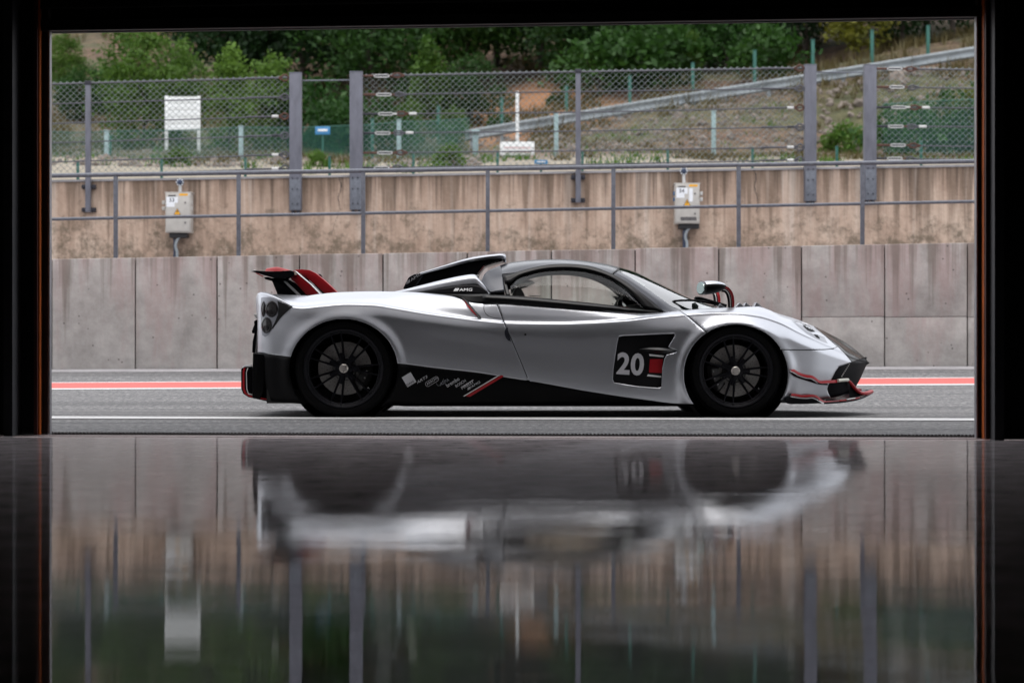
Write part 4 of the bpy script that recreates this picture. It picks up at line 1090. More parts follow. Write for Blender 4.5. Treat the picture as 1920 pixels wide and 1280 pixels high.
COLS = np.concatenate([np.arange(483, 560, 2.0), np.arange(560, 1140, 3.0), np.arange(1140, 1280, 1.25), np.arange(1280, 1500, 2.5), np.arange(1500, 1626, 1.25), [1626, 1627]])
def rowset(x):
    W = pchip(*Wk, x); S = pchip(*Sk, x); T = pchip(*Tk, x); A = pchip(*Ak, x); R1 = pchip(*R1k, x); wS = W - pchip(*wSk, x); wT = np.minimum(pchip(*wTk, x), wS - .002)
    side = np.clip((x - 700) / 120, 0, 1) * np.clip((1300 - x) / 120, 0, 1)       # waist between the wheels
    Sh = S - np.minimum(3.2, (S - T) * .3)
    wSh = wS - np.minimum(.035, (wS - wT) * .3)
    Mx = (Sh + T) / 2; bulge = .16 * (wSh - wT)
    # the shelf above the shoulder crease bulges out towards its edge
    return [(R1, W * .93), (A + (R1 - A) * .5, W * (.965 - .01 * side)), (A, W * .975), (A + (S - A) * .22, W * (.99 - .008 * side)), (A + (S - A) * .5, W * (1.0 - .014 * side)), (A + (S - A) * .8, W * (1.0 - .006 * side)), (S + 3.0, wS + .004), (S, wS),
            (Sh, wSh), (Mx, (wSh + wT) / 2 + bulge), (T, wT), (pchip(*Ik, x), np.minimum(pchip(*wIk, x), wT * .96)), (pchip(*Jk, x), pchip(*wJk, x)), (pchip(*Ck, x), x * 0.0)]
RS = rowset(COLS); SEG = [4, 4, 13, 18, 18, 10, 2, 2, 7, 7, 3, 4, 4]
tq = np.concatenate([np.arange(i, i + 1, 1 / s)[:s] for i, s in enumerate(SEG)] + [[len(RS) - 1]])
NR = len(tq); ROW_A = SEG[0] + SEG[1]; ROW_T = sum(SEG[:10]); ROW_S = sum(SEG[:7])
ARCH = [(644.0, 692.0, 102.0, 94.5), (1380.0, 702.0, 98.0, 95.0)]
GX = np.zeros((len(COLS), NR)); GY = GX.copy(); GW = GX.copy()
for ci, x in enumerate(COLS):
    ys = np.array([float(r[0][ci]) for r in RS]); ws = np.array([float(r[1][ci]) for r in RS]); ii = np.arange(len(RS))
    GX[ci] = x; GY[ci] = pchip(ii, ys, tq); GW[ci] = pchip(ii, ws, tq)
for (cx, cy, rx, ry) in ARCH:                     # rolled wheel-arch flare
    d = np.sqrt(((GX - cx) / rx) ** 2 + ((GY - cy) / ry) ** 2)
    fl = .030 * np.exp(-((d - 1.02) / .13) ** 2) * np.clip((GY - 560) / 60, 0, 1)
    fl[:, ROW_T:] = 0; GW += fl
VENT = [(1160,631.5),(1168,629.5),(1264,625.5),(1266,628.5),(1253,650),(1257,653),(1270,657),(1267,660.5),(1250,665),(1246,672),(1242,690),(1240,726),(1232,727),(1195,724),(1152,717),(1149,711),(1150,692),(1157,645)]
BX, BY, BW = GX.copy(), GY.copy(), GW.copy()      # untouched copy: the surface decals lie on
def surf(px, py, lim=None):
    """half width of the body surface at a pixel of its near side"""
    ci = int(np.clip(np.searchsorted(COLS, px) - 1, 0, len(COLS) - 2)); t = (px - COLS[ci]) / (COLS[ci+1] - COLS[ci])
    out = 0
    n = (lim or NR)
    for c, k in ((ci, 1 - t), (ci + 1, t)):
        y = np.minimum.accumulate(BY[c, :n]); out += k * float(np.interp(-py, -y, BW[c, :n]))
    return out
SHUT_REAR = [(929, 548), (931, 566), (936, 580), (946, 606), (961, 641), (975, 674), (989, 708), (995, 716)]
SHUT_FRONT = [(1270, 580), (1290, 593), (1312, 612), (1327, 625)]
SHUT_BUMP = [(1462, 655.5), (1510, 655.8), (1545, 655.2), (1562, 653.5), (1574, 648)]
CARB = [(1518, 604), (1531, 617), (1545, 628), (1561, 642), (1572, 651), (1581, 660), (1589, 669), (1597, 678.5), (1612, 673.5), (1621, 671), (1640, 676), (1640, 600)]
GRIL = [(1597, 678.5), (1573, 687), (1566, 697), (1559.5, 710), (1553, 722), (1551, 729), (1553, 737), (1559, 748), (1562, 775), (1640, 775), (1640, 676), (1621, 671), (1612, 673.5)]
PL = [CARB, GRIL[:8], VENT + VENT[:1]]
inside = np.zeros(GX.shape, bool)
for (cx, cy, rx, ry) in ARCH:
    d = np.sqrt(((GX - cx) / rx) ** 2 + ((GY - cy) / ry) ** 2); ins = d < 1.0; ins[:, ROW_T:] = False
    inside |= ins
    sx = cx + (GX - cx) / np.maximum(d, .01); sy = cy + (GY - cy) / np.maximum(d, .01)
    near = ins & (d > .86)
    GXn = np.where(near, sx, GX); GYn = np.where(near, sy, GY); GX, GY = GXn, GYn
    for (i_, j_) in np.argwhere(near & (d > .93)): GW[i_, j_] = surf(GX[i_, j_], GY[i_, j_])
def region(ci, r):
    x = (GX[ci, r] + GX[ci+1, r] + GX[ci+1, r+1] + GX[ci, r+1]) / 4; y = (GY[ci, r] + GY[ci+1, r] + GY[ci+1, r+1] + GY[ci, r+1]) / 4
    if inside[ci, r] and inside[ci+1, r] and inside[ci+1, r+1] and inside[ci, r+1]: return None
    if x > 1597: return 'nose' if y < np.interp(x, [1597, 1612, 1621, 1627], [678.5, 673.5, 672.5, 677]) else 'grille'
    if r >= ROW_T:
        if 880 < x < 1285: return 'cabin'
        if x > 1500 and inpoly(x, y, CARB): return 'nose'
        return 'rear' if x < 1000 else 'front'
    if inpoly(x, y, VENT): return None
    if x > 1500:
        if inpoly(x, y, GRIL): return 'grille'
        if inpoly(x, y, CARB): return 'nose'
    if r < ROW_A:
        if x < 620: return 'bumper_r'
        if x < 1340: return 'skirt'
        return 'bumper_f'
    sx = np.interp(y, [p[1] for p in SHUT_REAR], [p[0] for p in SHUT_REAR])
    if x < sx: return 'rear'
    if x < np.interp(y, [p[1] for p in SHUT_FRONT], [p[0] for p in SHUT_FRONT]): return 'door'
    if x > 1430 and y > np.interp(x, [p[0] for p in SHUT_BUMP], [p[1] for p in SHUT_BUMP]): return 'bumper_f'
    return 'front'
REG = {}
for ci in range(len(COLS) - 1):
    for r in range(NR - 1):
        k = region(ci, r)
        if k: REG.setdefault(k, []).append((ci, r))
def near_line(x, y, sg):
    dx = sg[:, 2] - sg[:, 0]; dy = sg[:, 3] - sg[:, 1]
    t = np.clip(((x - sg[:, 0]) * dx + (y - sg[:, 1]) * dy) / (dx * dx + dy * dy), 0, 1)
    qx = sg[:, 0] + t * dx; qy = sg[:, 1] + t * dy; d2 = (qx - x) ** 2 + (qy - y) ** 2; k = int(np.argmin(d2)); return qx[k], qy[k], d2[k] ** .5
lines = [SHUT_REAR, SHUT_FRONT, SHUT_BUMP, CARB, GRIL[:8], VENT + VENT[:1]]
seg_all = np.array([(a[0], a[1], b[0], b[1]) for p in lines for a, b in zip(p[:-1], p[1:])])
owner = {}
for k, fl_ in REG.items():
    for (ci, r) in fl_:
        for v in ((ci, r), (ci+1, r), (ci+1, r+1), (ci, r+1)): owner.setdefault(v, []).append(k)
for (ci, r), ks in owner.items():
    if r == 0 or r == NR - 1 or ci == 0 or ci == len(COLS) - 1: continue
    if len(ks) == 4 and len(set(ks)) == 1: continue
    x, y = GX[ci, r], GY[ci, r]
    if r >= ROW_T and x < 1500: continue
    qx, qy, d = near_line(x, y, seg_all)
    if d < 3.2:
        GX[ci, r], GY[ci, r] = qx, qy; GW[ci, r] = surf(qx, qy)
def emit(name, keys, m, near=True, far=True, solid=.012, label=None):
    mb = MB(); 
    for sgn in ((1,) if near else ()) + ((-1,) if far else ()):
        idx = {}; vs = []; fs = []
        for k in keys:
            for (ci, r) in REG.get(k, []):
                f = []
                for (a, b) in ((ci, r), (ci+1, r), (ci+1, r+1), (ci, r+1)):
                    if (a, b) not in idx:
                        idx[(a, b)] = len(vs); v = Q(GX[a, b], GY[a, b], GW[a, b]); vs.append(v if sgn > 0 else mir(v))
                    f.append(idx[(a, b)])
                fs.append(tuple(f) if sgn > 0 else tuple(f[::-1]))
        mb.add(vs, fs)
    return mb.build(name, m, car, solid=solid, ang=50, weld=True, label=label)
emit('rear_clamshell', ['rear'], M['silver']); emit('front_clamshell', ['front'], M['silver'])
door_n = emit('door', ['door'], M['silver'], far=False); emit('door', ['door'], M['silver'], near=False)
emit('front_bumper', ['bumper_f'], M['silver'], far=False); emit('front_bumper', ['bumper_f'], M['silver'], near=False); emit('nose_panel', ['nose'], M['carbon'], label='black carbon nose panel'); emit('grille', ['grille'], M['satin_black'])
emit('side_skirt', ['skirt'], M['skirt'], far=False); emit('side_skirt', ['skirt'], M['skirt'], near=False)
emit('rear_bumper', ['bumper_r'], M['skirt'], far=False); emit('rear_bumper', ['bumper_r'], M['skirt'], near=False); emit('cabin_tub', ['cabin'], M['interior'], solid=0)

# ---- helpers on the body surface
def decal(name, m, poly, off=.003, parent=None, both=True, maxlen=6, fw=None, rim=0):
    """panel that follows the body surface, standing off by `off`"""
    V, Fc = fill2d(poly, maxlen); fw = fw or (lambda x, y: surf(x, y))
    out = []
    for sgn in (1, -1) if both else (1,):
        vs = [Q(x, y, fw(x, y) + off) for x, y in V]
        if sgn < 0: vs = [mir(v) for v in vs]
        out.append(MB().add(vs, Fc if sgn > 0 else [f[::-1] for f in Fc]).build(name, m, parent or car, solid=rim))
    return out[0]
def seam(pts, width=1.3, off=.0015, name='panel_gap', m=None, n=30, both=True):
    q = spline(pts, n)
    for sgn in (1, -1) if both else (1,):
        rows = []
        for i, (x, y) in enumerate(q):
            a = q[max(0, i-1)]; b = q[min(len(q)-1, i+1)]; d = Vector((b[0]-a[0], b[1]-a[1])).normalized(); nx, ny = -d.y * width/2, d.x * width/2
            w = surf(x, y) + off; rows.append([Q(x - nx, y - ny, w), Q(x, y, w + .0006), Q(x + nx, y + ny, w)])
        if sgn < 0: rows = [[mir(v) for v in r] for r in rows]
        MB().grid(rows, flip=(sgn < 0)).build(name, m or M['ink'], car)
def sheet(name, m, curves, n=40, across=6, both=True, solid=0, parent=None, label=None, flip=False):
    """surface lofted through curves of (px,row,w); mirrored copy joined when both"""
    cs = [spline(c, n) for c in curves]; k = len(cs); qs = np.linspace(0, k - 1, (k - 1) * across + 1); rows = []
    for i in range(n):
        a = np.array([c[i] for c in cs]); rows.append(np.stack([pchip(np.arange(k), a[:, j], qs) for j in range(3)], 1))
    mb = MB(); R_ = [[Q(*p) for p in r] for r in rows]; mb.grid(R_, flip=not flip)
    if both:
        if max(p[2] for p in curves[-1]) < .01: mb.grid([[mir(v) for v in r] for r in R_], flip=flip)
        else: MB().grid([[mir(v) for v in r] for r in R_], flip=flip).build(name, m, parent or car, solid=solid, ang=50, label=label, weld=True)
    return mb.build(name, m, parent or car, solid=solid, ang=50, label=label, weld=True)
def prism(name, m, poly, w0, w1, bevel=.006, parent=None, label=None, mirror=False):
    """solid plate: outline seen at half width w0, running back to w1"""
    fr_ = [Q(x, y, w0) for x, y in poly]; bk = [Vector((v.x, YC0 - w1, v.z)) for v in fr_]; n = len(poly)
    if mirror: fr_ = [mir(v) for v in fr_]; bk = [mir(v) for v in bk]
    mb = MB().add(fr_ + bk, [tuple(range(n)), tuple(range(2*n-1, n-1, -1))] + [(i, n+i, n+(i+1) % n, (i+1) % n) for i in range(n)])
    return mb.build(name, m, parent or car, bevel=bevel, recalc=True, label=label)

# ---- shut lines
seam(SHUT_REAR[1:-1], 1.5); seam(SHUT_FRONT, 1.5); seam(SHUT_BUMP, 1.8)
seam([(908, 572), (907, 578), (911, 588), (920, 594), (931, 596), (941, 596), (940, 585), (936, 574)], .9, name='filler_flap_gap', both=False)
seam([(920, 569.5), (928, 570), (936, 571)], 1.0, name='filler_flap_hinge', both=False)
# door pull (half-round cup on the shut line) and lock
cup = [(953.5, 615)] + [(953.5 + 8.5 * math.cos(t) * (1 if math.cos(t) < 0 else .2), 626 + 12 * math.sin(t)) for t in np.linspace(-2.2, -5.0 + 0.6, 12)]
decal('door_pull', M['pillar'], [(952, 613.5), (948, 616), (946, 621), (946.5, 628), (949, 634), (953, 638.5), (958.5, 640), (956, 632), (953, 622)], .002, both=True, maxlen=4)
decal('lock_button', M['ink'], ellipse(985, 627, 2.2, 2.2, 10), .003, both=True)

# ---- side outlet with the number 20
def vw(x, y): return surf(x, y) - .004 - .05 * max(0, (x - 1160) / 105) ** 1.5
pan = decal('vent_panel', M['black_trim'], [(1150,630),(1276,622),(1276,732),(1145,732),(1145,660)], 0, both=True, fw=vw)
for a, b in ((1149, 1258),):
    decal('red_block', M['red'], [(1218.5, 673), (1243, 673), (1241, 699), (1217, 698)], .002, pan, False, fw=vw)
    decal('white_bar', M['white'], [(1217, 663.5), (1245, 666.5), (1244, 669.5), (1218, 667)], .002, pan, False, fw=vw)
    decal('white_bar', M['white'], [(1215, 701.5), (1240, 704.5), (1240, 707.5), (1213, 705)], .002, pan, False, fw=vw)
def skin_text(name, s, m, px, py, cap, ang, parent, fw, off=.003, bold=0, sx=1.0, shear=0, spacing=1.0):
    V, Fc = text2d(s, bold, spacing); c, sn = math.cos(R(ang)), math.sin(R(ang)); vs = []
    for v in V:
        x = (v[0] + shear * v[1]) * cap * sx; y = v[1] * cap; X = px + x * c - y * sn * -1 * -1; Yp = py - (x * sn + y * c)
        vs.append(Q(X, Yp, fw(X, Yp) + off))
    return MB().add(vs, Fc).build(name, m, parent, smooth=False)
skin_text('number_20', '20', M['decal'], 1155.5, 701.5, 42, -3.5, pan, vw, .005, bold=.032, sx=.90, spacing=1.06)
# blade fin crossing the outlet
sheet('outlet_fin', M['black_trim'], [[(1199,653.5,.945),(1215,651.5,.975),(1240,652,1.0),(1262,655,.985),(1271,657.5,.955)], [(1199,654,.95),(1215,655,.99),(1240,657,1.02),(1262,658,1.0),(1271,658,.958)], [(1199,655,.945),(1215,659,.97),(1240,661.5,.99),(1262,660.5,.975),(1271,658.5,.955)]], 24, 3)

# ---- skirt lettering and stripe
def sk(x, y): return surf(x, y)
dk = bpy.data.objects[[o.name for o in car.children if o.name.startswith('side_skirt')][0]]
def rotrect(cx, cy, hw, hh, ang):
    c, s_ = math.cos(R(ang)), math.sin(R(ang)); return [(cx + u*hw*c + v*hh*s_, cy - u*hw*s_ + v*hh*c) for u, v in ((-1,-1),(1,-1),(1,1),(-1,1))]
decal('sponsor_square', M['decal'], rotrect(767, 711.5, 9.7, 10.6, 31), .003, dk, False, fw=sk)
skin_text('sponsor_lettering', 'DANI', M['ink'], 764.2, 723.8, 4.6, 31, dk, sk, .005, sx=.98, bold=.01)
skin_text('sponsor_lettering', 'ART3', M['decal'], 782.5, 719.5, 5.0, 31, dk, sk, .003, sx=1.35, shear=.3, bold=.005)
skin_text('sponsor_lettering', 'ARROW', M['decal'], 801.2, 722.2, 4.6, 31, dk, sk, .003, sx=1.0, bold=.0)
q = [(810 + (u * math.cos(R(31)) + v * math.sin(R(31))), 715 - (u * math.sin(R(31)) - v * math.cos(R(31)))) for u, v in [(9*math.copysign(1, math.cos(t)) + 4.6*math.cos(t), 4.6*math.sin(t)) for t in np.linspace(0, 6.283, 25)]]
MB().tube([Q(x, y, sk(x, y) + .003) for x, y in q], .0013, 5).build('sponsor_outline', M['decal'], dk)
skin_text('sponsor_lettering', 'ASPA', M['lamp_housing'], 826, 723.5, 5.6, 31, dk, sk, .003, sx=1.05, shear=.2)
MB().tube([Q(x, y, sk(x, y) + .003) for x, y in spline([(818.5, 718), (820, 722), (824, 722.5), (829, 716), (832, 709.5)], 10)], .0012, 5).build('sponsor_swoosh', M['lamp_housing'], dk)
skin_text('sponsor_lettering', 'brembo', M['decal'], 839, 726.2, 7.2, 31, dk, sk, .003, bold=.01, sx=.86)
skin_text('sponsor_lettering', 'BOSCH', M['decal'], 855.5, 726.2, 5.0, 31, dk, sk, .003, sx=.98, bold=.005)
skin_text('sponsor_lettering', 'PIRELLI', M['decal'], 866.8, 730, 5.6, 31, dk, sk, .003, bold=.005, sx=1.0)
q0, q1 = (870, 726.8), (890, 714.5)
decal('sponsor_bar', M['decal'], [(866.5, 724.6), (887.0, 711.4), (887.8, 712.8), (867.2, 726)], .003, dk, False, fw=sk)
def amg(px, py, cap, ang, parent, fw, m, off=.003):
    c, s_ = math.cos(R(ang)), math.sin(R(ang))
    for k in range(3):
        u = k * cap * .52; pl = [(u, 0), (u + cap*.34, 0), (u + cap*1.0, cap), (u + cap*.66, cap)]
        decal('stripe_mark', m, [(px + a*c - b*s_, py - a*s_ - b*c) for a, b in pl], off, parent, False, fw=fw)
    skin_text('lettering', 'AMG', m, px + cap*2.0*c, py - cap*2.0*s_, cap, ang, parent, fw, off, sx=1.5, shear=.12, bold=0)
amg(877, 731.5, 4.2, 31, dk, sk, M['decal'])
decal('white_stripe', M['white'], [(868, 742.5), (935, 702.7), (938, 703.0), (871, 742.7)], .003, dk, False, fw=sk)
decal('red_stripe', M['red'], [(872.6, 742.6), (939.6, 702.9), (944.5, 704.4), (942, 707), (881, 743.6)], .003, dk, False, fw=sk)

# ---- floor pan, wheel wells
mb = MB()
a, b = Q(500, 756, .86), Q(1490, 744, .72)
mb.hexa([(Q(500,748,.86).x, YC0-.86, .10), (b.x, YC0-.70, .10), (b.x, YC0-.70, .20), (Q(500,748,.86).x, YC0-.86, .20), (Q(500,748,.86).x, YC0+.86, .10), (b.x, YC0+.70, .10), (b.x, YC0+.70, .20), (Q(500,748,.86).x, YC0+.86, .20)])
mb.build('floor_pan', M['liner'], car)
for (cx, cy, rx, ry) in ARCH:
    c = Q(cx, cy, .97); rr_ = rx / F * (YC0 - .97)
    for sgn in (1, -1):
        y_out = YC0 - sgn * .955; y_in = YC0 - sgn * .52
        MB().lathe((c.x, y_out, c.z), (0, sgn, 0), [(rr_ * 1.02, 0), (rr_ * 1.02, abs(y_in - y_out)), (0, abs(y_in - y_out))], 40, 0, math.pi if False else 2*math.pi).build('wheel_arch_liner', M['liner'], car)
prism('lower_sill', M['satin_black'], [(700, 757), (1290, 757), (1290, 761.5), (760, 761.5)], .90, .80, .003); prism('lower_sill', M['satin_black'], [(700, 757), (1290, 757), (1290, 761.5), (760, 761.5)], .90, .80, .003, mirror=True)

# ---- wheels
def wheel(px, py, Rt, Rr, wid, w_out, cal_ang, disc_r):
    c = Q(px, py, w_out); c.z = Rt
    wh = subthing('wheel', car, (c.x, c.y, c.z)); O = Vector((c.x, c.y, c.z)); ax = (0, -1, 0)
    tp = [(Rr*.985, -wid+.02), (Rr*1.01, -wid+.002), (Rr+.03, -wid), (Rt-.03, -wid+.006), (Rt-.008, -wid+.03), (Rt, -wid+.06), (Rt, -.055), (Rt-.006, -.03), (Rt-.022, -.010), (Rr+.045, -.002), (Rr+.02, 0.0), (Rr+.006, -.004), (Rr*.99, -.012), (Rr*.985, -wid+.02)]
    MB().lathe(O, ax, tp, 72).build('tyre', M['rubber'], wh)
    MB().lathe(O, ax, [(Rr*.985, -.020), (Rr+.002, -.006), (Rr-.004, -.001), (Rr-.012, -.004), (Rr-.020, -.014), (Rr-.034, -.022), (Rr-.040, -.06), (Rr-.045, -wid+.04), (Rr-.02, -wid+.02)], 72).build('rim', M['rim'], wh, ang=50)
    MB().lathe(O, ax, [(Rr-.026, -.012), (Rr-.030, -.009), (Rr-.034, -.012)], 72).build('rim_pinstripe', M['rim'], wh)
    # seven forked spokes: built once, copied
    def leg(a0, a1, r0, r1, t0, t1, y0, y1):
        mb = MB(); n = 7; rows = []
        for k in range(n):
            t = k / (n - 1); a = a0 + (a1 - a0) * t; r = r0 + (r1 - r0) * t; tk = (t0 + (t1 - t0) * t) / 2; y = y0 + (y1 - y0) * t ** 1.6
            d = Vector((math.cos(a), 0, math.sin(a))); s_ = Vector((-math.sin(a), 0, math.cos(a))); ctr = d * r
            rows.append([ctr + s_ * tk * 1.2 + Vector((0, .035, 0)) - Vector((0, y, 0)), ctr + s_ * tk - Vector((0, y - .004, 0)), ctr + s_ * tk * .55 - Vector((0, y, 0)), ctr - s_ * tk * .55 - Vector((0, y, 0)), ctr - s_ * tk - Vector((0, y - .004, 0)), ctr - s_ * tk * 1.2 + Vector((0, .035, 0)) - Vector((0, y, 0))])
        return rows
    sp = MB(); dA = R(8.3)
    for s_ in (-1, 1): sp.grid(leg(s_ * R(10), s_ * dA, .045, Rr - .018, .016, .0105, -.052, -.008))
    sp.grid(leg(0, 0, .03, Rr * .40, .044, .016, -.050, -.050))
    sp.v = [tuple(Vector(v) + O) for v in sp.v]
    base = sp.build('spoke', M['rim'], wh, ang=40)
    for k in range(1, 7):
        o = base.copy(); COL.objects.link(o); o.parent = wh; o.rotation_euler = (0, -k * 2 * math.pi / 7, 0)
    base.rotation_euler = (0, R(2), 0)
    MB().lathe(O, ax, [(0, -.028), (.028, -.028), (.033, -.033), (.034, -.055), (.062, -.060), (.070, -.085), (.070, -.12)], 32).build('hub', M['rim'], wh)
    MB().lathe(O, ax, [(0, -.014), (.026, -.014), (.0315, -.019), (.0325, -.030)], 28).build('hub_nut', M['hub'], wh)
    MB().lathe(O, ax, [(.075, -.115), (.080, -.112), (disc_r, -.112), (disc_r, -.142), (.08, -.142)], 64).build('brake_disc', M['disc'], wh, ang=30)
    MB().lathe(O, ax, [(0, -.100), (.072, -.100), (.088, -.110), (.090, -.120)], 40).build('disc_bell', M['caliper'], wh)
    hb = MB()
    for ring, rr_ in enumerate((.105, .125, .145, .165)):
        for k in range(22):
            a = 2 * math.pi * (k + ring * .33) / 22
            if rr_ < disc_r - .01: hb.lathe((O.x + rr_ * math.cos(a), O.y - (-.1115), O.z + rr_ * math.sin(a)), ax, [(0, 0), (.0028, 0)], 6)
    hb.build('drill_holes', M['ink'], wh, smooth=False, kind='stuff')
    for k in range(7):
        a = 2 * math.pi * (k + .5) / 7; MB().lathe((O.x + .064 * math.cos(a), O.y + .094, O.z + .064 * math.sin(a)), ax, [(0, .006), (.0055, .006), (.006, 0)], 8).build('bolt', M['bolt'], wh)
    # caliper hugging the disc
    mb = MB(); rows = []
    for k in range(13):
        a = cal_ang + R(-34 + 68 * k / 12); d = Vector((math.cos(a), 0, math.sin(a))); e = .012 * math.sin(k / 12 * math.pi)
        rows.append([O + d * .112 + Vector((0, .112, 0)), O + d * .115 + Vector((0, .085 - e, 0)), O + d * (disc_r - .02) + Vector((0, .078 - e, 0)), O + d * (disc_r + .012) + Vector((0, .09, 0)), O + d * (disc_r + .018) + Vector((0, .16, 0))])
    mb.grid(rows); mb.build('caliper', M['caliper'], wh, solid=.006)
    ca = Vector((math.cos(cal_ang), 0, math.sin(cal_ang)))
    for k in (-1, 0, 1):
        a = cal_ang + R(18 * k); p = O + Vector((math.cos(a), 0, math.sin(a))) * (disc_r - .03) + Vector((0, .068, 0))
        MB().lathe(p, ax, [(0, .004), (.006, .004), (.007, 0)], 8).build('caliper_bolt', M['bolt'], wh)
    va = R(-38); p = O + Vector((math.cos(va), 0, math.sin(va))) * (Rr - .05)
    MB().tube([p + Vector((0, .01, 0)), p + Vector((0, -.008, 0)) + Vector((math.cos(va), 0, math.sin(va))) * -.012], .003, 6).build('valve', M['bolt'], wh)
    # far-side twin
    w2 = wh.copy(); COL.objects.link(w2); w2.parent = car; w2.location.y = -wh.location.y; w2.rotation_euler = (0, 0, math.pi)
    for ch in list(wh.children):
        o = ch.copy(); COL.objects.link(o); o.parent = w2
    return wh
wheel(1380, 697, .334, .266, .255, .955, R(200), .186)
wheel(644, 691, .352, .285, .325, .985, R(-25), .192)

# ---- cabin: glass, pillars, roof
BELT_B = [(905, 566.5, .835), (960, 569.5, .845), (1050, 576.5, .845), (1100, 580.5, .845), (1170, 584.5, .835), (1205, 587, .815), (1240, 585.5, .79)]
BELT_T = [(905, 551.5, .815), (960, 554, .82), (1000, 557, .82), (1050, 562, .82), (1100, 567, .82), (1150, 572.5, .815), (1205, 579, .80), (1240, 583, .785)]
sheet('belt_trim', M['black_trim'], [BELT_B, [(a[0], (a[1]+b[1])/2, max(a[2], b[2]) + .006) for a, b in zip(BELT_B, [BELT_T[0], BELT_T[1], BELT_T[3], BELT_T[4], (1170, 575, .812), BELT_T[6], BELT_T[7]])], BELT_T], 40, 3, solid=.01)
WT = [(957, 531, .70), (970, 520, .665), (985, 514.5, .645), (1010, 508, .62), (1040, 504.5, .605), (1075, 504.5, .60), (1110, 509.5, .615), (1140, 519.5, .645), (1170, 538, .70), (1190, 556, .745), (1208, 578, .795)]
WBt = [(957, 553.8, .812), (970, 554.6, .814), (985, 555.7, .815), (1010, 557.8, .815), (1040, 560.8, .815), (1075, 564.3, .815), (1110, 568, .815), (1140, 571.3, .812), (1170, 574.8, .808), (1190, 577, .803), (1208, 579.2, .798)]
WMd = [(a[0], (a[1]+b[1])/2, (a[2]+b[2])/2 + .042) for a, b in zip(WT, WBt)]
sheet('side_window', M['glass'], [WBt, WMd, WT], 50, 5, both=False); sheet('side_window', M['glass'], [[(p[0], p[1], p[2]) for p in c] for c in (WBt, WMd, WT)], 50, 5, both=False).name = 'side_window'
far = [o for o in car.children if o.name.startswith('side_window')][1]
for v in far.data.vertices: v.co.y = -v.co.y
far.data.flip_normals()
# black frame round the side window
RL = [(942, 517, .665), (957, 514.5, .655), (970, 511.5, .64), (985, 507, .622), (1010, 501, .60), (1040, 497, .583), (1075, 497, .578), (1110, 501.5, .59), (1140, 512, .622), (1165, 524, .66), (1195, 545, .715), (1222, 566, .76), (1243, 584, .785)]
WT2 = [(947, 533, .712)] + WT[:]
sheet('window_frame', M['black_trim'], [[(a[0], a[1], a[2]) for a in spline(RL, 30)], [(a[0], a[1], a[2] + .003) for a in spline(WT2, 30)]], 50, 3, solid=.012)
# quarter pillar behind the window
sheet('quarter_pillar', M['pillar'], [[(903, 530, .66), (912, 512, .60), (938, 500, .52)], [(908, 538, .72), (922, 524, .67), (942, 517, .66)], [(920, 549.5, .80), (932, 549.5, .795), (946, 549, .79)]], 14, 6, solid=.01)
sheet('quarter_trim', M['black_trim'], [[(942, 517.5, .668), (945, 535, .73), (949, 553, .805)], [(946, 517, .668), (951, 535, .73), (957, 553.8, .815)]], 14, 3, solid=.006)
# roof skin
RTOP = [(937, 499, .40), (960, 492.5, .36), (1000, 488, .34), (1050, 486.5, .33), (1100, 490, .33), (1135, 496, .34), (1160, 502.5, .35)]
RLs = [(938, 514, .655), (970, 510.5, .64), (1010, 500.5, .60), (1050, 496, .58), (1090, 498, .58), (1120, 504, .60), (1147, 515.5, .632)]
RMI = [(937, 505.5, .56), (963, 499.5, .535), (1004, 492.5, .50), (1050, 490, .48), (1096, 493, .48), (1130, 499, .50), (1155, 507, .52)]
RC = [(937, 497.5, 0), (960, 491.3, 0), (1000, 487.2, 0), (1050, 486, 0), (1100, 489.3, 0), (1138, 495.3, 0), (1164, 501.6, 0)]
sheet('roof', M['pillar'], [RLs, RMI, RTOP, RC], 50, 6, solid=.01)
# a-pillar and windscreen
PLo = [(1148, 516, .637), (1170, 527, .668), (1200, 548, .722), (1225, 568, .765), (1243, 584, .788), (1276, 584, .775)]
PUp = [(1157, 507, .55), (1180, 519, .58), (1212, 540, .63), (1240, 560, .68), (1262, 575, .70), (1286, 582.5, .70)]
PMd = [(1151, 510.5, .61), (1174, 522, .64), (1206, 543, .69), (1233, 563, .735), (1253, 579, .755), (1281, 583.5, .745)]
sheet('a_pillar', M['pillar'], [PLo, PMd, PUp], 40, 5, solid=.01)
WS3 = [(1166, 501.5, 0), (1193, 510, 0), (1230, 528, 0), (1264, 544.5, 0), (1300, 560, 0), (1348, 576, 0)]
lerp3 = lambda A_, B_, k, w: [(a_[0] + (b_[0]-a_[0])*k, a_[1] + (b_[1]-a_[1])*k, w * b_[2]) for a_, b_ in zip(A_, B_)]
WS1 = lerp3(WS3, PUp, .48, .74); WS2 = lerp3(WS3, PUp, .07, .38)
sheet('windscreen', M['shield'], [PUp, WS1, WS2, WS3], 40, 6)
seam_pts = [(1147, 516, .642), (1151, 510.5, .615), (1157, 507, .556), (1161, 504, .41)]
MB().tube([Q(*p) for p in spline(seam_pts, 10)], .004, 6).build('roof_seam', M['ink'], car)
# windscreen wiper
w_ = lambda pts, r, nm: MB().tube([Q(*p) for p in spline(pts, 16)], r, 6).build(nm, M['satin_black'], car)
w_([(1258, 568, .62), (1264, 564.5, .60), (1285, 563, .56), (1308, 563.5, .52)], .008, 'wiper_blade')
w_([(1304, 559, .40), (1312, 559, .42), (1330, 564, .46), (1362, 573.5, .5)], .012, 'wiper_arm')
w_([(1303, 563.5, .50), (1322, 566, .48), (1345, 571, .46), (1358, 575, .44)], .009, 'wiper_link')
prism('wiper_motor_cover', M['satin_black'], [(1303, 557), (1313, 556.5), (1316, 562), (1306, 565)], .45, .35)
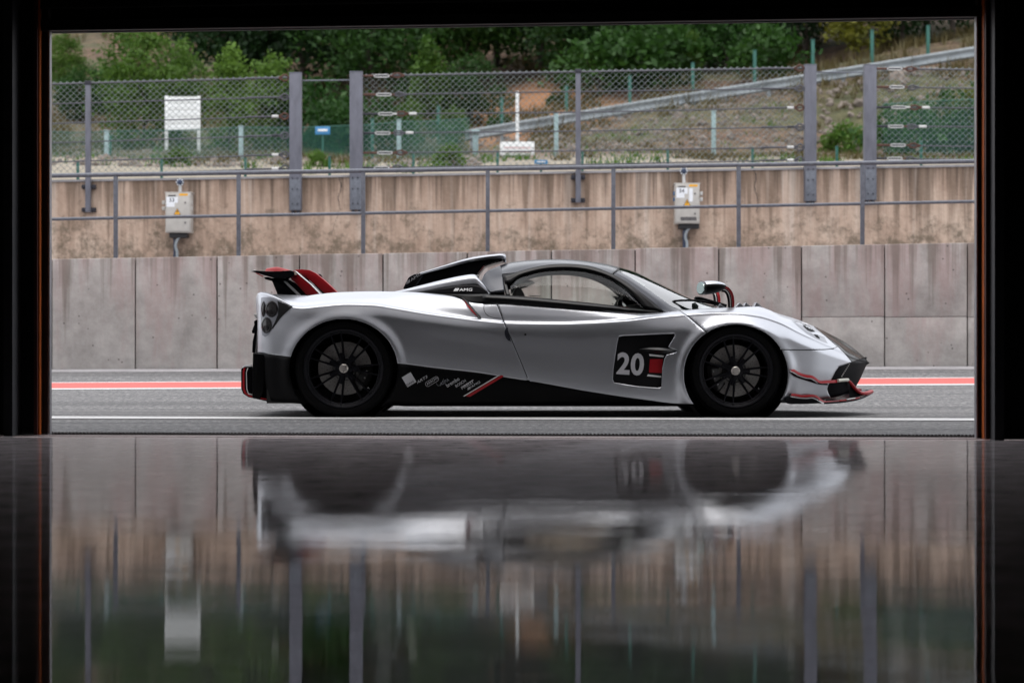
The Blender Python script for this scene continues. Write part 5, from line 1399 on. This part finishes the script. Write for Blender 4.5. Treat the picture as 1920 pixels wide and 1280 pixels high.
# seats, dash and steering wheel
for s_ in (1, -1):
    pts = [(955, 600), (958, 560), (963, 544), (970, 537), (977, 540), (983, 551), (988, 575), (1010, 610), (1040, 622), (1040, 640), (960, 640)]
    prism('seat', M['interior'], pts, .62, .18, .02, mirror=(s_ < 0))
prism('dashboard', M['interior'], [(1160, 582), (1178, 572), (1200, 569), (1240, 572), (1260, 600), (1260, 640), (1170, 640)], .70, -.70, .015)
stw = subthing('steering_wheel', car, Q(1152, 580, -.36)); c = Q(1152, 578, -.36)
MB().lathe(c, (-.85, 0, .5), [(.165, -.012), (.178, 0), (.165, .012), (.152, 0), (.165, -.012)], 32).build('steering_rim', M['interior'], stw)
MB().lathe(c, (-.85, 0, .5), [(0, .02), (.05, .015), (.06, -.02), (.05, -.06)], 20).build('steering_boss', M['interior'], stw)
prism('instrument_pod', M['pillar'], [(1158, 566), (1162, 560), (1166, 562), (1168, 576), (1158, 576)], .30, .24, .003)
prism('door_grip', M['hub'], [(992, 553.2), (1014, 554.4), (1014.5, 556), (992, 555)], .76, .745, .001)

# ---- rear deck: flying buttress, engine scoop, intakes
BT = [(733, 547.5, .50), (760, 542, .53), (790, 534.5, .56), (830, 524.5, .60), (865, 517, .62), (890, 514.5, .63), (897, 521, .65), (906, 531, .68), (919, 549.5, .76)]
BB = [(738, 549.5, .56), (765, 549.5, .62), (795, 545.5, .66), (832, 539, .69), (865, 534.5, .705), (892, 532, .715), (897, 534, .72), (905, 540, .74), (917, 550, .775)]
BTi = [(733, 549, .42), (760, 545, .43), (790, 537, .45), (830, 527, .48), (865, 519, .50), (890, 516, .50), (897, 523, .52), (906, 533, .56), (919, 551, .66)]
sheet('buttress', M['silver'], [BB, [(a[0], a[1]*.6 + b[1]*.4, (a[2]*.35 + b[2]*.65) + .02) for a, b in zip(BT, BB)], BT, BTi], 50, 5, solid=.01)
tri = sheet('buttress_panel', M['carbon'], [[(770, 551, .66), (830, 551, .72), (890, 551, .76), (919, 551, .775)], [(772, 549.3, .65), (832, 539.5, .70), (893, 532.5, .715), (917, 550, .772)]], 30, 4, solid=.006)
def trw(x, y): return .70 + (y - 535) * .004 + (x - 830) * .0005
amg(850.3, 545.6, 5.3, 0, tri, trw, M['white'], .018)
sheet('intake_trim', M['black_trim'], [[(800, 553, .735), (840, 556, .75), (868, 561, .79), (886, 568.5, .82), (930, 567.3, .83)], [(790, 551, .70), (840, 551.5, .745), (880, 551.3, .775), (905, 551, .795), (930, 551, .80)]], 30, 4, solid=.006)
sheet('intake_mouth', M['ink'], [[(866, 557, .79), (876, 568, .83), (888, 583, .865), (899, 597, .89)], [(869, 557.5, .77), (882, 567, .81), (896, 582, .85), (903, 597, .885)]], 16, 3)
decal('intake_lip', M['red'], [(865.5, 556.8), (868.5, 558.2), (877, 568.5), (887, 581), (896, 593.5), (894.5, 592.8), (884, 583.5), (874.5, 572)], .006, maxlen=4)
# engine scoop: black body, pale top blade
SB = [(755, 541.5), (766, 519.5), (777, 513.5), (791, 512), (832, 500.5), (880, 489), (938, 482), (944, 486.5), (925, 491), (908, 497), (896, 512), (893, 519), (860, 526), (800, 540), (770, 545)]
scoop = prism('engine_scoop', M['carbon'], SB, .30, -.30, .012, label='black carbon engine scoop')
sheet('scoop_blade', M['silver'], [[(788, 515, .33), (832, 503.5, .34), (882, 491, .34), (938, 484.5, .32), (949, 486.5, .30)], [(788, 512, .34), (832, 499.5, .35), (882, 486, .35), (938, 478.5, .33), (949, 481, .30)], [(789, 511.3, .28), (832, 498, .29), (882, 483.5, .29), (936, 476, .27), (947, 476.8, .25)], [(789, 511, 0), (832, 497.5, 0), (882, 482.8, 0), (936, 475.5, 0), (947, 476.3, 0)]], 30, 5, solid=.012)
prism('scoop_strut', M['pillar'], [(777, 536), (792, 515.5), (795, 515.5), (781, 535)], .312, .301, .002)
def scw(x, y): return .30
amg(762.5, 533.0, 5.0, 33, scoop, scw, M['decal'], .004)
prism('hinge_cap', M['zinc'], [(890, 516), (897, 515), (899, 519), (894, 521)], .46, .42, .004)
# ---- rear wing on two striped pylons
wing = subthing('rear_wing', car, Q(510, 515, 0))
def pylon(w0, w1, dark):
    # side plates that sweep forward and down into the deck
    def pr(nm, m, poly, e=0): return prism(nm, m, poly, w0 + e, w1 - e, .004, parent=wing)
    return pr
pr = pylon(.42, .30, 0)
pr('pylon', M['carbon'], [(505, 521), (538, 522), (552, 530), (586, 558), (523, 559), (511, 529)])
pr('pylon_stripe', M['white'], [(531, 527), (536.5, 527), (568, 556.5), (560.5, 556.8)], .004)
pr('pylon_fin', M['red'], [(543, 514), (552, 508), (562, 517), (580, 532), (600, 552.5), (590, 553.5), (575, 553), (556, 532), (546, 524)], .012)
pr('pylon_edge', M['white'], [(551.4, 507.4), (552.6, 507.4), (562.8, 516.2), (581.2, 531.6), (601.2, 552.2), (600, 552.6), (580.4, 532.2), (562, 517)], .0125)
pr = pylon(-.30, -.42, 0)
pr('pylon', M['carbon'], [(552, 512), (566, 514), (590, 530), (614, 551), (596, 552), (575, 534), (560, 520)])
pr('pylon_fin', M['red'], [(549, 508), (556, 505.4), (566, 504.6), (580, 506), (592, 512), (606, 523.5), (622, 538), (632, 548), (611, 552), (592, 534), (572, 518.5)], .012)
pr('pylon_edge', M['white'], [(579, 525), (581, 526), (605, 550.8), (602, 551.4)], .0125)
# main plane: thin aerofoil across the car
prof = [(470.5, 507.5), (478, 507), (500, 508.8), (525, 508.3), (545, 507), (551, 509), (552.5, 515), (547, 519.5), (530, 521.8), (512, 520.6), (496, 516), (484, 512.5)]
def wprof(w, k=1.0, up=0): 
    v = [Q(x, y, .66) for x, y in prof]; cx_ = sum(p.x for p in v) / len(v); cz = sum(p.z for p in v) / len(v)
    return [Vector((cx_ + (p.x - cx_) * k, YC0 - w, cz + (p.z - cz) * k + up)) for p in v]
st = [(.66, 1.0, 0), (.60, 1.0, 0), (.35, .97, .004), (0, .95, .010), (-.35, .97, .004), (-.60, 1.0, 0), (-.66, 1.0, 0)]
mb = MB(); rows = [wprof(*s_) for s_ in st]; rows = [r + r[:1] for r in rows]; mb.grid(rows)
n_ = len(prof); mb.add(rows[0][:-1], [tuple(range(n_))]); mb.add(rows[-1][:-1], [tuple(range(n_-1, -1, -1))]); mb.build('wing_plane', M['carbon'], wing, recalc=True, weld=True, ang=40)
sheet('wing_hump', M['red'], [[(497, 508.5, .30), (520, 508.5, .30), (546, 508.5, .30)], [(499, 504, .28), (520, 500.8, .27), (543, 506, .28)], [(503, 502.5, 0), (520, 500.5, 0), (542, 506, 0)]], 20, 4, parent=wing)
prism('wing_trailing_lip', M['zinc'], [(469.5, 508), (476, 505.6), (478, 507.2), (473, 509.6)], .67, -.67, .002, parent=wing)
prism('wing_tip_stripe', M['red'], [(478, 511), (484, 513), (494, 518), (492, 519), (481, 513.2)], .672, .64, .002, parent=wing)
prism('wing_bracket', M['carbon'], [(495, 520), (503, 519), (512, 524), (512, 527.5), (497, 523.5)], .5, .3, .003, parent=wing)
prism('wing_far_tip', M['carbon'], [(592, 513.5), (600, 513.5), (603, 517), (603.5, 521.5), (598, 519)], -.55, -.62, .004, parent=wing)

# ---- tail: lamps, lip, bumper, diffuser
TL = [(489.5, 558), (494, 556.8), (505, 557.5), (520, 562.5), (535, 569.5), (548, 574.8), (538, 584), (525, 597), (512, 615), (503, 628), (497, 631.5), (491.5, 628), (489.5, 610), (488.5, 580)]
tlh = decal('tail_lamp_housing', M['lamp_housing'], TL, .002, maxlen=5)
decal('tail_lamp_mask', M['black_trim'], [(520, 564), (548, 575), (538, 584), (525, 597), (512, 615), (508, 618), (515, 604), (521, 590), (522, 575)], .0035, maxlen=5)
for (cx_, cy_, rx_, ry_) in ((493.3, 579, 3.4, 14), (509, 579, 11.3, 14.5), (499.3, 609.5, 9.3, 14.3)):
    for sgn in (1, -1):
        w0 = surf(cx_, cy_); rows = []
        for (k, d) in ((1.08, .001), (1.0, .010), (.86, .012), (.8, .006), (.4, .010), (.02, .012)):
            rows.append([Q(cx_ + rx_*k*math.cos(t), cy_ + ry_*k*math.sin(t), surf(cx_ + rx_*k*math.cos(t), cy_ + ry_*k*math.sin(t)) + d) for t in np.linspace(0, 2*math.pi, 29)])
        if sgn < 0: rows = [[mir(v) for v in r] for r in rows]
        MB().grid(rows, flip=sgn > 0).build('tail_lamp', M['lens_dark'], car, ang=25)
sheet('tail_lip', M['silver'], [[(490, 628, .80), (484.5, 600, .74), (482, 575, .72), (482.5, 556, .74), (488, 549, .78), (500, 550, .82), (520, 558, .88), (548, 574, .955)], [(493, 628, .83), (489.5, 600, .80), (488.5, 575, .79), (489, 560, .80), (493, 556, .83), (505, 556.5, .885), (522, 562.5, .93), (548, 576, .97)]], 40, 3, solid=.008)
sheet('tail_panel', M['satin_black'], [[(489, 555, .70), (484, 580, .70), (484, 620, .70), (481, 664, .76)], [(490, 556, .4), (484, 580, .4), (482, 620, .4), (478, 664, .4)], [(489, 556, 0), (483, 580, 0), (481, 620, 0), (477, 664, 0)]], 20, 4)
prism('plate_holder', M['satin_black'], [(476, 602), (481, 599), (485, 606), (484, 628), (475.5, 662), (472.5, 660), (473.5, 640), (478, 620)], .35, -.35, .004)
prism('plate_bracket', M['satin_black'], [(476, 610), (479, 606), (479, 620), (473, 625), (472, 621)], .28, -.28, .003)
prism('exhaust_lip', M['zinc'], [(474.5, 588), (481, 592.5), (485, 597), (484, 600), (480, 596.5)], .32, -.32, .002)
prism('rear_bumper_fin', M['skirt'], [(474, 661.5), (494, 664), (497, 668), (494, 735), (487, 748), (473, 746), (473, 700)], .86, .70, .008)
prism('rear_bumper_fin', M['skirt'], [(474, 661.5), (494, 664), (497, 668), (494, 735), (487, 748), (473, 746), (473, 700)], .86, .70, .008, mirror=True)
# diffuser end plate with red, white and black edge
D = lambda nm, m, poly, a, b: [prism(nm, m, poly, a, b, .003), prism(nm, m, poly, a, b, .003, mirror=True)]
D('diffuser_plate', M['satin_black'], [(452, 692), (456, 687.5), (472, 687), (474, 700), (474, 742), (580, 756), (578, 758), (500, 752), (466, 744.5), (456, 738), (452, 728)], .84, .80)
D('diffuser_red_edge', M['red'], [(456.8, 690), (460, 689.5), (458.3, 697), (458.5, 727), (462, 736.5), (470, 741.5), (500, 747.5), (500, 749.5), (467, 743.6), (458, 737.5), (454.8, 728), (454.8, 696)], .846, .838)
D('diffuser_white_edge', M['white'], [(463.5, 690), (465.5, 689.5), (462.6, 698), (463.2, 728), (466, 737), (478, 740.5), (478, 741.5), (465, 738.5), (461.8, 729), (461.2, 698)], .846, .838)
D('diffuser_cap', M['white'], [(453.5, 688), (458, 684.5), (470, 683.5), (471.5, 687), (459, 687.6), (455, 690)], .842, .798)
for w0 in (.55, .28, 0, -.28): prism('diffuser_fin', M['satin_black'], [(462, 700), (480, 695), (480, 745), (466, 743)], w0, w0 - .02, .003)
prism('diffuser_floor', M['satin_black'], [(466, 741.5), (580, 755), (580, 757.5), (500, 751), (466, 744)], .80, -.80, .003)

# ---- mirrors on stalks
def mirror_pod(sgn):
    t = subthing('door_mirror', car, Q(1369, 577, .62) if sgn > 0 else mir(Q(1369, 577, .56)))
    fx = (lambda v: v)
    if sgn > 0:
        S_ = [(1353, 541.5, .67), (1361, 542.5, .65), (1367.5, 550, .63), (1370.5, 562, .62), (1371, 578, .61)]
        head_c = Q(1338, 540, .72); L = 24 / F * 14.5; kk = 1.0
    else:
        S_ = [(1336, 545, -.62), (1340, 547, -.60), (1343, 553, -.58), (1344.5, 562, -.57), (1344.5, 580, -.56)]
        head_c = Q(1333, 541, -.70); L = 12 / F * 16; kk = .72
    st_ = spline(S_, 16)
    def ribbon(nm, m, lo, hi, e):
        rows = []
        for i, p in enumerate(st_):
            a = st_[max(0, i-1)]; b = st_[min(15, i+1)]; d = Vector((b[0]-a[0], b[1]-a[1])).normalized(); n = Vector((d.y, -d.x))
            th = e; wd = 1.0 + .15 * math.sin(i / 15 * 3.14)
            c0 = (p[0] + n.x * lo * wd, p[1] + n.y * lo * wd); c1 = (p[0] + n.x * hi * wd, p[1] + n.y * hi * wd)
            rows.append([Q(c0[0], c0[1], p[2] + th), Q(c1[0], c1[1], p[2] + th), Q(c1[0], c1[1], p[2] - th), Q(c0[0], c0[1], p[2] - th), Q(c0[0], c0[1], p[2] + th)])
        MB().grid(rows).build(nm, m, t, ang=30)
    ribbon('stalk', M['carbon'], -5.8, -1.9, .016); ribbon('stalk_white_line', M['white'], -1.8, -.8, .0165); ribbon('stalk_black_line', M['carbon'], -.7, 1.2, .016); ribbon('stalk_red_edge', M['red'], 1.3, 5.6, .0165)
    # pod: tear-drop, black below, pale above
    def pod(nm, m, t0, t1, off):
        rows = []
        for i in range(15):
            u = i / 14; r_ = max(0.0, 1 - u ** 2.4) ** .5 * (.93 + .07 * math.sin(math.pi * u)); x0_ = head_c.x + (-1 + 2 * u) * L
            row = []
            for k in range(19):
                a = t0 + (t1 - t0) * k / 18; rz = .052 * r_ * (1.0 if math.sin(a) < 0 else .95); ry = .085 * r_ * kk
                x = x0_ - sgn * (1 - u) ** 2 * math.cos(a) * .024
                row.append(Vector((x, head_c.y + ry * math.cos(a), head_c.z + rz * math.sin(a) * (1 + off) + .012 * u * 1.2)))
            rows.append(row)
        MB().grid(rows).build(nm, m, t, solid=.004)
    pod('pod_cap', M['silver'], R(40), R(152), .0) if sgn > 0 else pod('pod_cap', M['silver'], R(40), R(152), .0); pod('pod_bowl', M['skirt'], R(152), R(400), 0)
    gx = head_c.x - L * .985
    for (nm, m, k, dx) in (('bezel', M['black_trim'], 1.04, 0), ('mirror_glass', M['mirror'], .86, -.006)):
        rr_ = .93
        ring = [Vector((gx + dx - sgn * .024 * math.cos(a) * k, head_c.y + .085 * kk * rr_ * k * math.cos(a), head_c.z + .052 * rr_ * k * math.sin(a))) for a in np.linspace(0, 6.2832, 29)[:-1]]
        ring2 = [v + Vector((.012, 0, 0)) for v in ring]
        MB().add(ring + ring2, [tuple(range(28)), tuple(range(55, 27, -1))] + [(i, 28+i, 28+(i+1) % 28, (i+1) % 28) for i in range(28)]).build(nm, m, t, recalc=True)
mirror_pod(1); mirror_pod(-1)

# ---- front: lamps, louvres, canards, splitter
hl = decal('headlamp_recess', M['lamp_housing'], [(1480, 597.5), (1490, 600), (1504, 604), (1514, 607), (1522, 614), (1532, 623), (1541, 628), (1547, 634), (1552, 643.5), (1543, 640.5), (1530, 635), (1512, 624), (1496, 611), (1485, 601.5)], .003, maxlen=4)
decal('headlamp_lens', M['satin_black'], [(1504, 606.5), (1510, 607.5), (1519, 613.5), (1529, 621.5), (1521, 621.5), (1514, 618.5), (1507, 612)], .008, maxlen=4)
decal('headlamp_lens', M['satin_black'], [(1526, 626.5), (1533, 628.5), (1537, 632.5), (1537, 635), (1531, 632)], .008, maxlen=4)
decal('headlamp_bar', M['silver'], [(1520, 623.5), (1531, 623), (1541, 627.5), (1547, 633), (1538, 629.5), (1530, 626), (1524, 626.5)], .010, maxlen=4)
decal('headlamp_ring', M['decal'], [(1484, 599), (1500, 603.5), (1513, 605.5), (1517, 608.5), (1512, 608.5), (1503, 606), (1492, 603)], .008, maxlen=4)
for (xa, yb, xp, yp) in ((1347, 579, 1351, 569.5), (1376, 579, 1387, 567.5), (1393, 578.5, 1399, 567), (1412, 579, 1419, 566.5)):
    for s_ in (False, True): prism('louvre', M['silver'], [(xa, yb), (xp - 1.5, yp + 2), (xp, yp), (xp + 5, yp + 4), (xp + 14, yb)], .60, .44, .002, mirror=s_)
prism('louvre_slot', M['ink'], [(1390, 574), (1418, 573.5), (1418, 580), (1390, 580)], .46, .30, .001)
def ledge(nm, m, top, bot, o0, o1, thick=.02, n=30, both=True):
    """strip standing proud of the bumper between an upper and a lower line"""
    a = spline(top, n); b = spline(bot, n); rows = []
    for (x, y), (x2, y2) in zip(a, b):
        w0 = surf(min(x, 1600), min(y, 745)); w1 = surf(min(x2, 1600), min(y2, 745))
        rows.append([Q(x, y, w0 - .01), Q(x, y, w0 + o0), Q(x2, y2, w1 + o1), Q(x2, y2, w1 - .01)])
    for s_ in (1, -1) if both else (1,):
        r_ = rows if s_ > 0 else [[mir(v) for v in r] for r in rows]; MB().grid(r_, flip=s_ > 0).build(nm, m, car, ang=30)
ledge('canard_red_edge', M['red'], [(1483, 693), (1489, 692), (1497, 697), (1510, 702), (1523, 703.8), (1530, 708), (1537, 713.6), (1548, 713), (1571, 711.6)], [(1484, 696), (1489, 697), (1497, 702), (1510, 707), (1523, 708.8), (1530, 713), (1537, 718), (1548, 718.3), (1571, 716.8)], .030, .040)
ledge('canard_white_line', M['white'], [(1481, 694.5), (1489, 698), (1497, 703), (1510, 707.5), (1520, 708.8), (1528, 713), (1533, 717)], [(1481, 696.2), (1489, 699.8), (1497, 704.4), (1510, 708.9), (1520, 710.2), (1528, 714.5), (1533, 718)], .036, .038)
ledge('canard', M['carbon'], [(1480, 695.5), (1489, 700), (1497, 704.6), (1510, 709.2), (1520, 710.5), (1528, 714.8), (1540, 718.6), (1552, 718.8)], [(1480.5, 698), (1487, 703.5), (1497, 708.5), (1510, 713), (1520, 716), (1530, 719), (1540, 721), (1552, 722)], .034, .012)
ledge('splitter_red_edge', M['red'], [(1484, 738), (1490, 737.6), (1505, 740.3), (1522, 739.4), (1531, 741), (1538, 746.5), (1546, 751.3), (1560, 750.8), (1580, 749.6)], [(1483, 741.4), (1490, 742.3), (1505, 744.3), (1522, 743.4), (1531, 745.3), (1538, 751), (1546, 754.3), (1560, 754.4), (1580, 753.2)], .035, .045)
ledge('splitter_white_line', M['white'], [(1482, 742.3), (1495, 744.7), (1512, 746), (1522, 745), (1530, 747.5), (1538, 752.5), (1542, 754)], [(1482, 743.8), (1495, 746), (1512, 747.3), (1522, 746.3), (1530, 748.9), (1538, 753.6), (1542, 754.6)], .042, .043)
ledge('splitter_side', M['carbon'], [(1471, 748), (1482, 744), (1495, 746.3), (1512, 747.6), (1522, 746.6), (1530, 749.2), (1540, 754)], [(1471, 754), (1480, 757), (1495, 757), (1512, 757), (1522, 756.5), (1530, 756.2), (1540, 755.8)], .04, .03)
# splitter blade and upturned lip at the nose
SO = [(1545, 754, .80), (1575, 752.3, .72), (1600, 748.6, .60), (1618, 743.5, .48), (1630, 737.5, .36), (1637, 733.5, .22)]
sheet('splitter_blade', M['carbon'], [SO, [(a, b - 2.0, c * .6) for a, b, c in SO], [(1545, 748, 0), (1575, 747, 0), (1600, 744, 0), (1618, 740, 0), (1631, 735.5, 0), (1638, 732.5, 0)]], 30, 4, solid=.012)
sheet('splitter_blade_edge', M['red'], [[(1575, 752.5, .725), (1600, 749, .605), (1612, 746, .53)], [(1575, 749.5, .725), (1600, 746.5, .605), (1612, 744.4, .53)]], 16, 2, solid=.006)
sheet('splitter_wear_plate', M['zinc'], [[(1588, 750.2, .67), (1604, 747.3, .585)], [(1588, 747.5, .67), (1604, 745, .585)]], 8, 2, solid=.008)
NL = [(1570, 714.2, .70), (1582, 713, .62), (1590, 713, .57), (1594, 716.5, .55), (1600, 724, .53), (1608, 732.5, .50), (1616, 737, .46), (1625, 737, .40), (1636, 733, .25)]
for s_ in (1, -1):
    pts = [Q(*p) for p in spline(NL, 30)]
    MB().tube(pts if s_ > 0 else [mir(v) for v in pts], [.010] * 10 + [.013] * 14 + [.016] * 5 + [.008], 8).build('nose_lip', M['red'], car)
    pts = [Q(x, y - .3, w + .012) for x, y, w in ((1571, 713.8, .70), (1580, 712.8, .645), (1590, 712.3, .585))]
    MB().tube(pts if s_ > 0 else [mir(v) for v in pts], .0125, 8).build('lip_badge', M['cream'], car)
sheet('lip_web', M['satin_black'], [[(1594, 718, .54), (1600, 725, .52), (1608, 734, .49), (1616, 738.5, .45), (1628, 737.5, .36)], [(1592, 745, .56), (1600, 745, .52), (1608, 743, .48), (1616, 741, .44), (1628, 738.5, .34)]], 20, 3)
# daylight strip inside the grille
for k in range(8):
    y = 682.5 + k * 3.2; x = 1592.5 - k * 2.0
    for j in range(2):
        q_ = Q(x - 2 * j, y, surf(min(x, 1600), y) + .004)
        MB().box((q_.x - .004, q_.y - .003, q_.z - .0045), (q_.x + .004, q_.y + .003, q_.z + .0045)).build('lamp_cell', M['zinc'], car, smooth=False)
hbm.free()
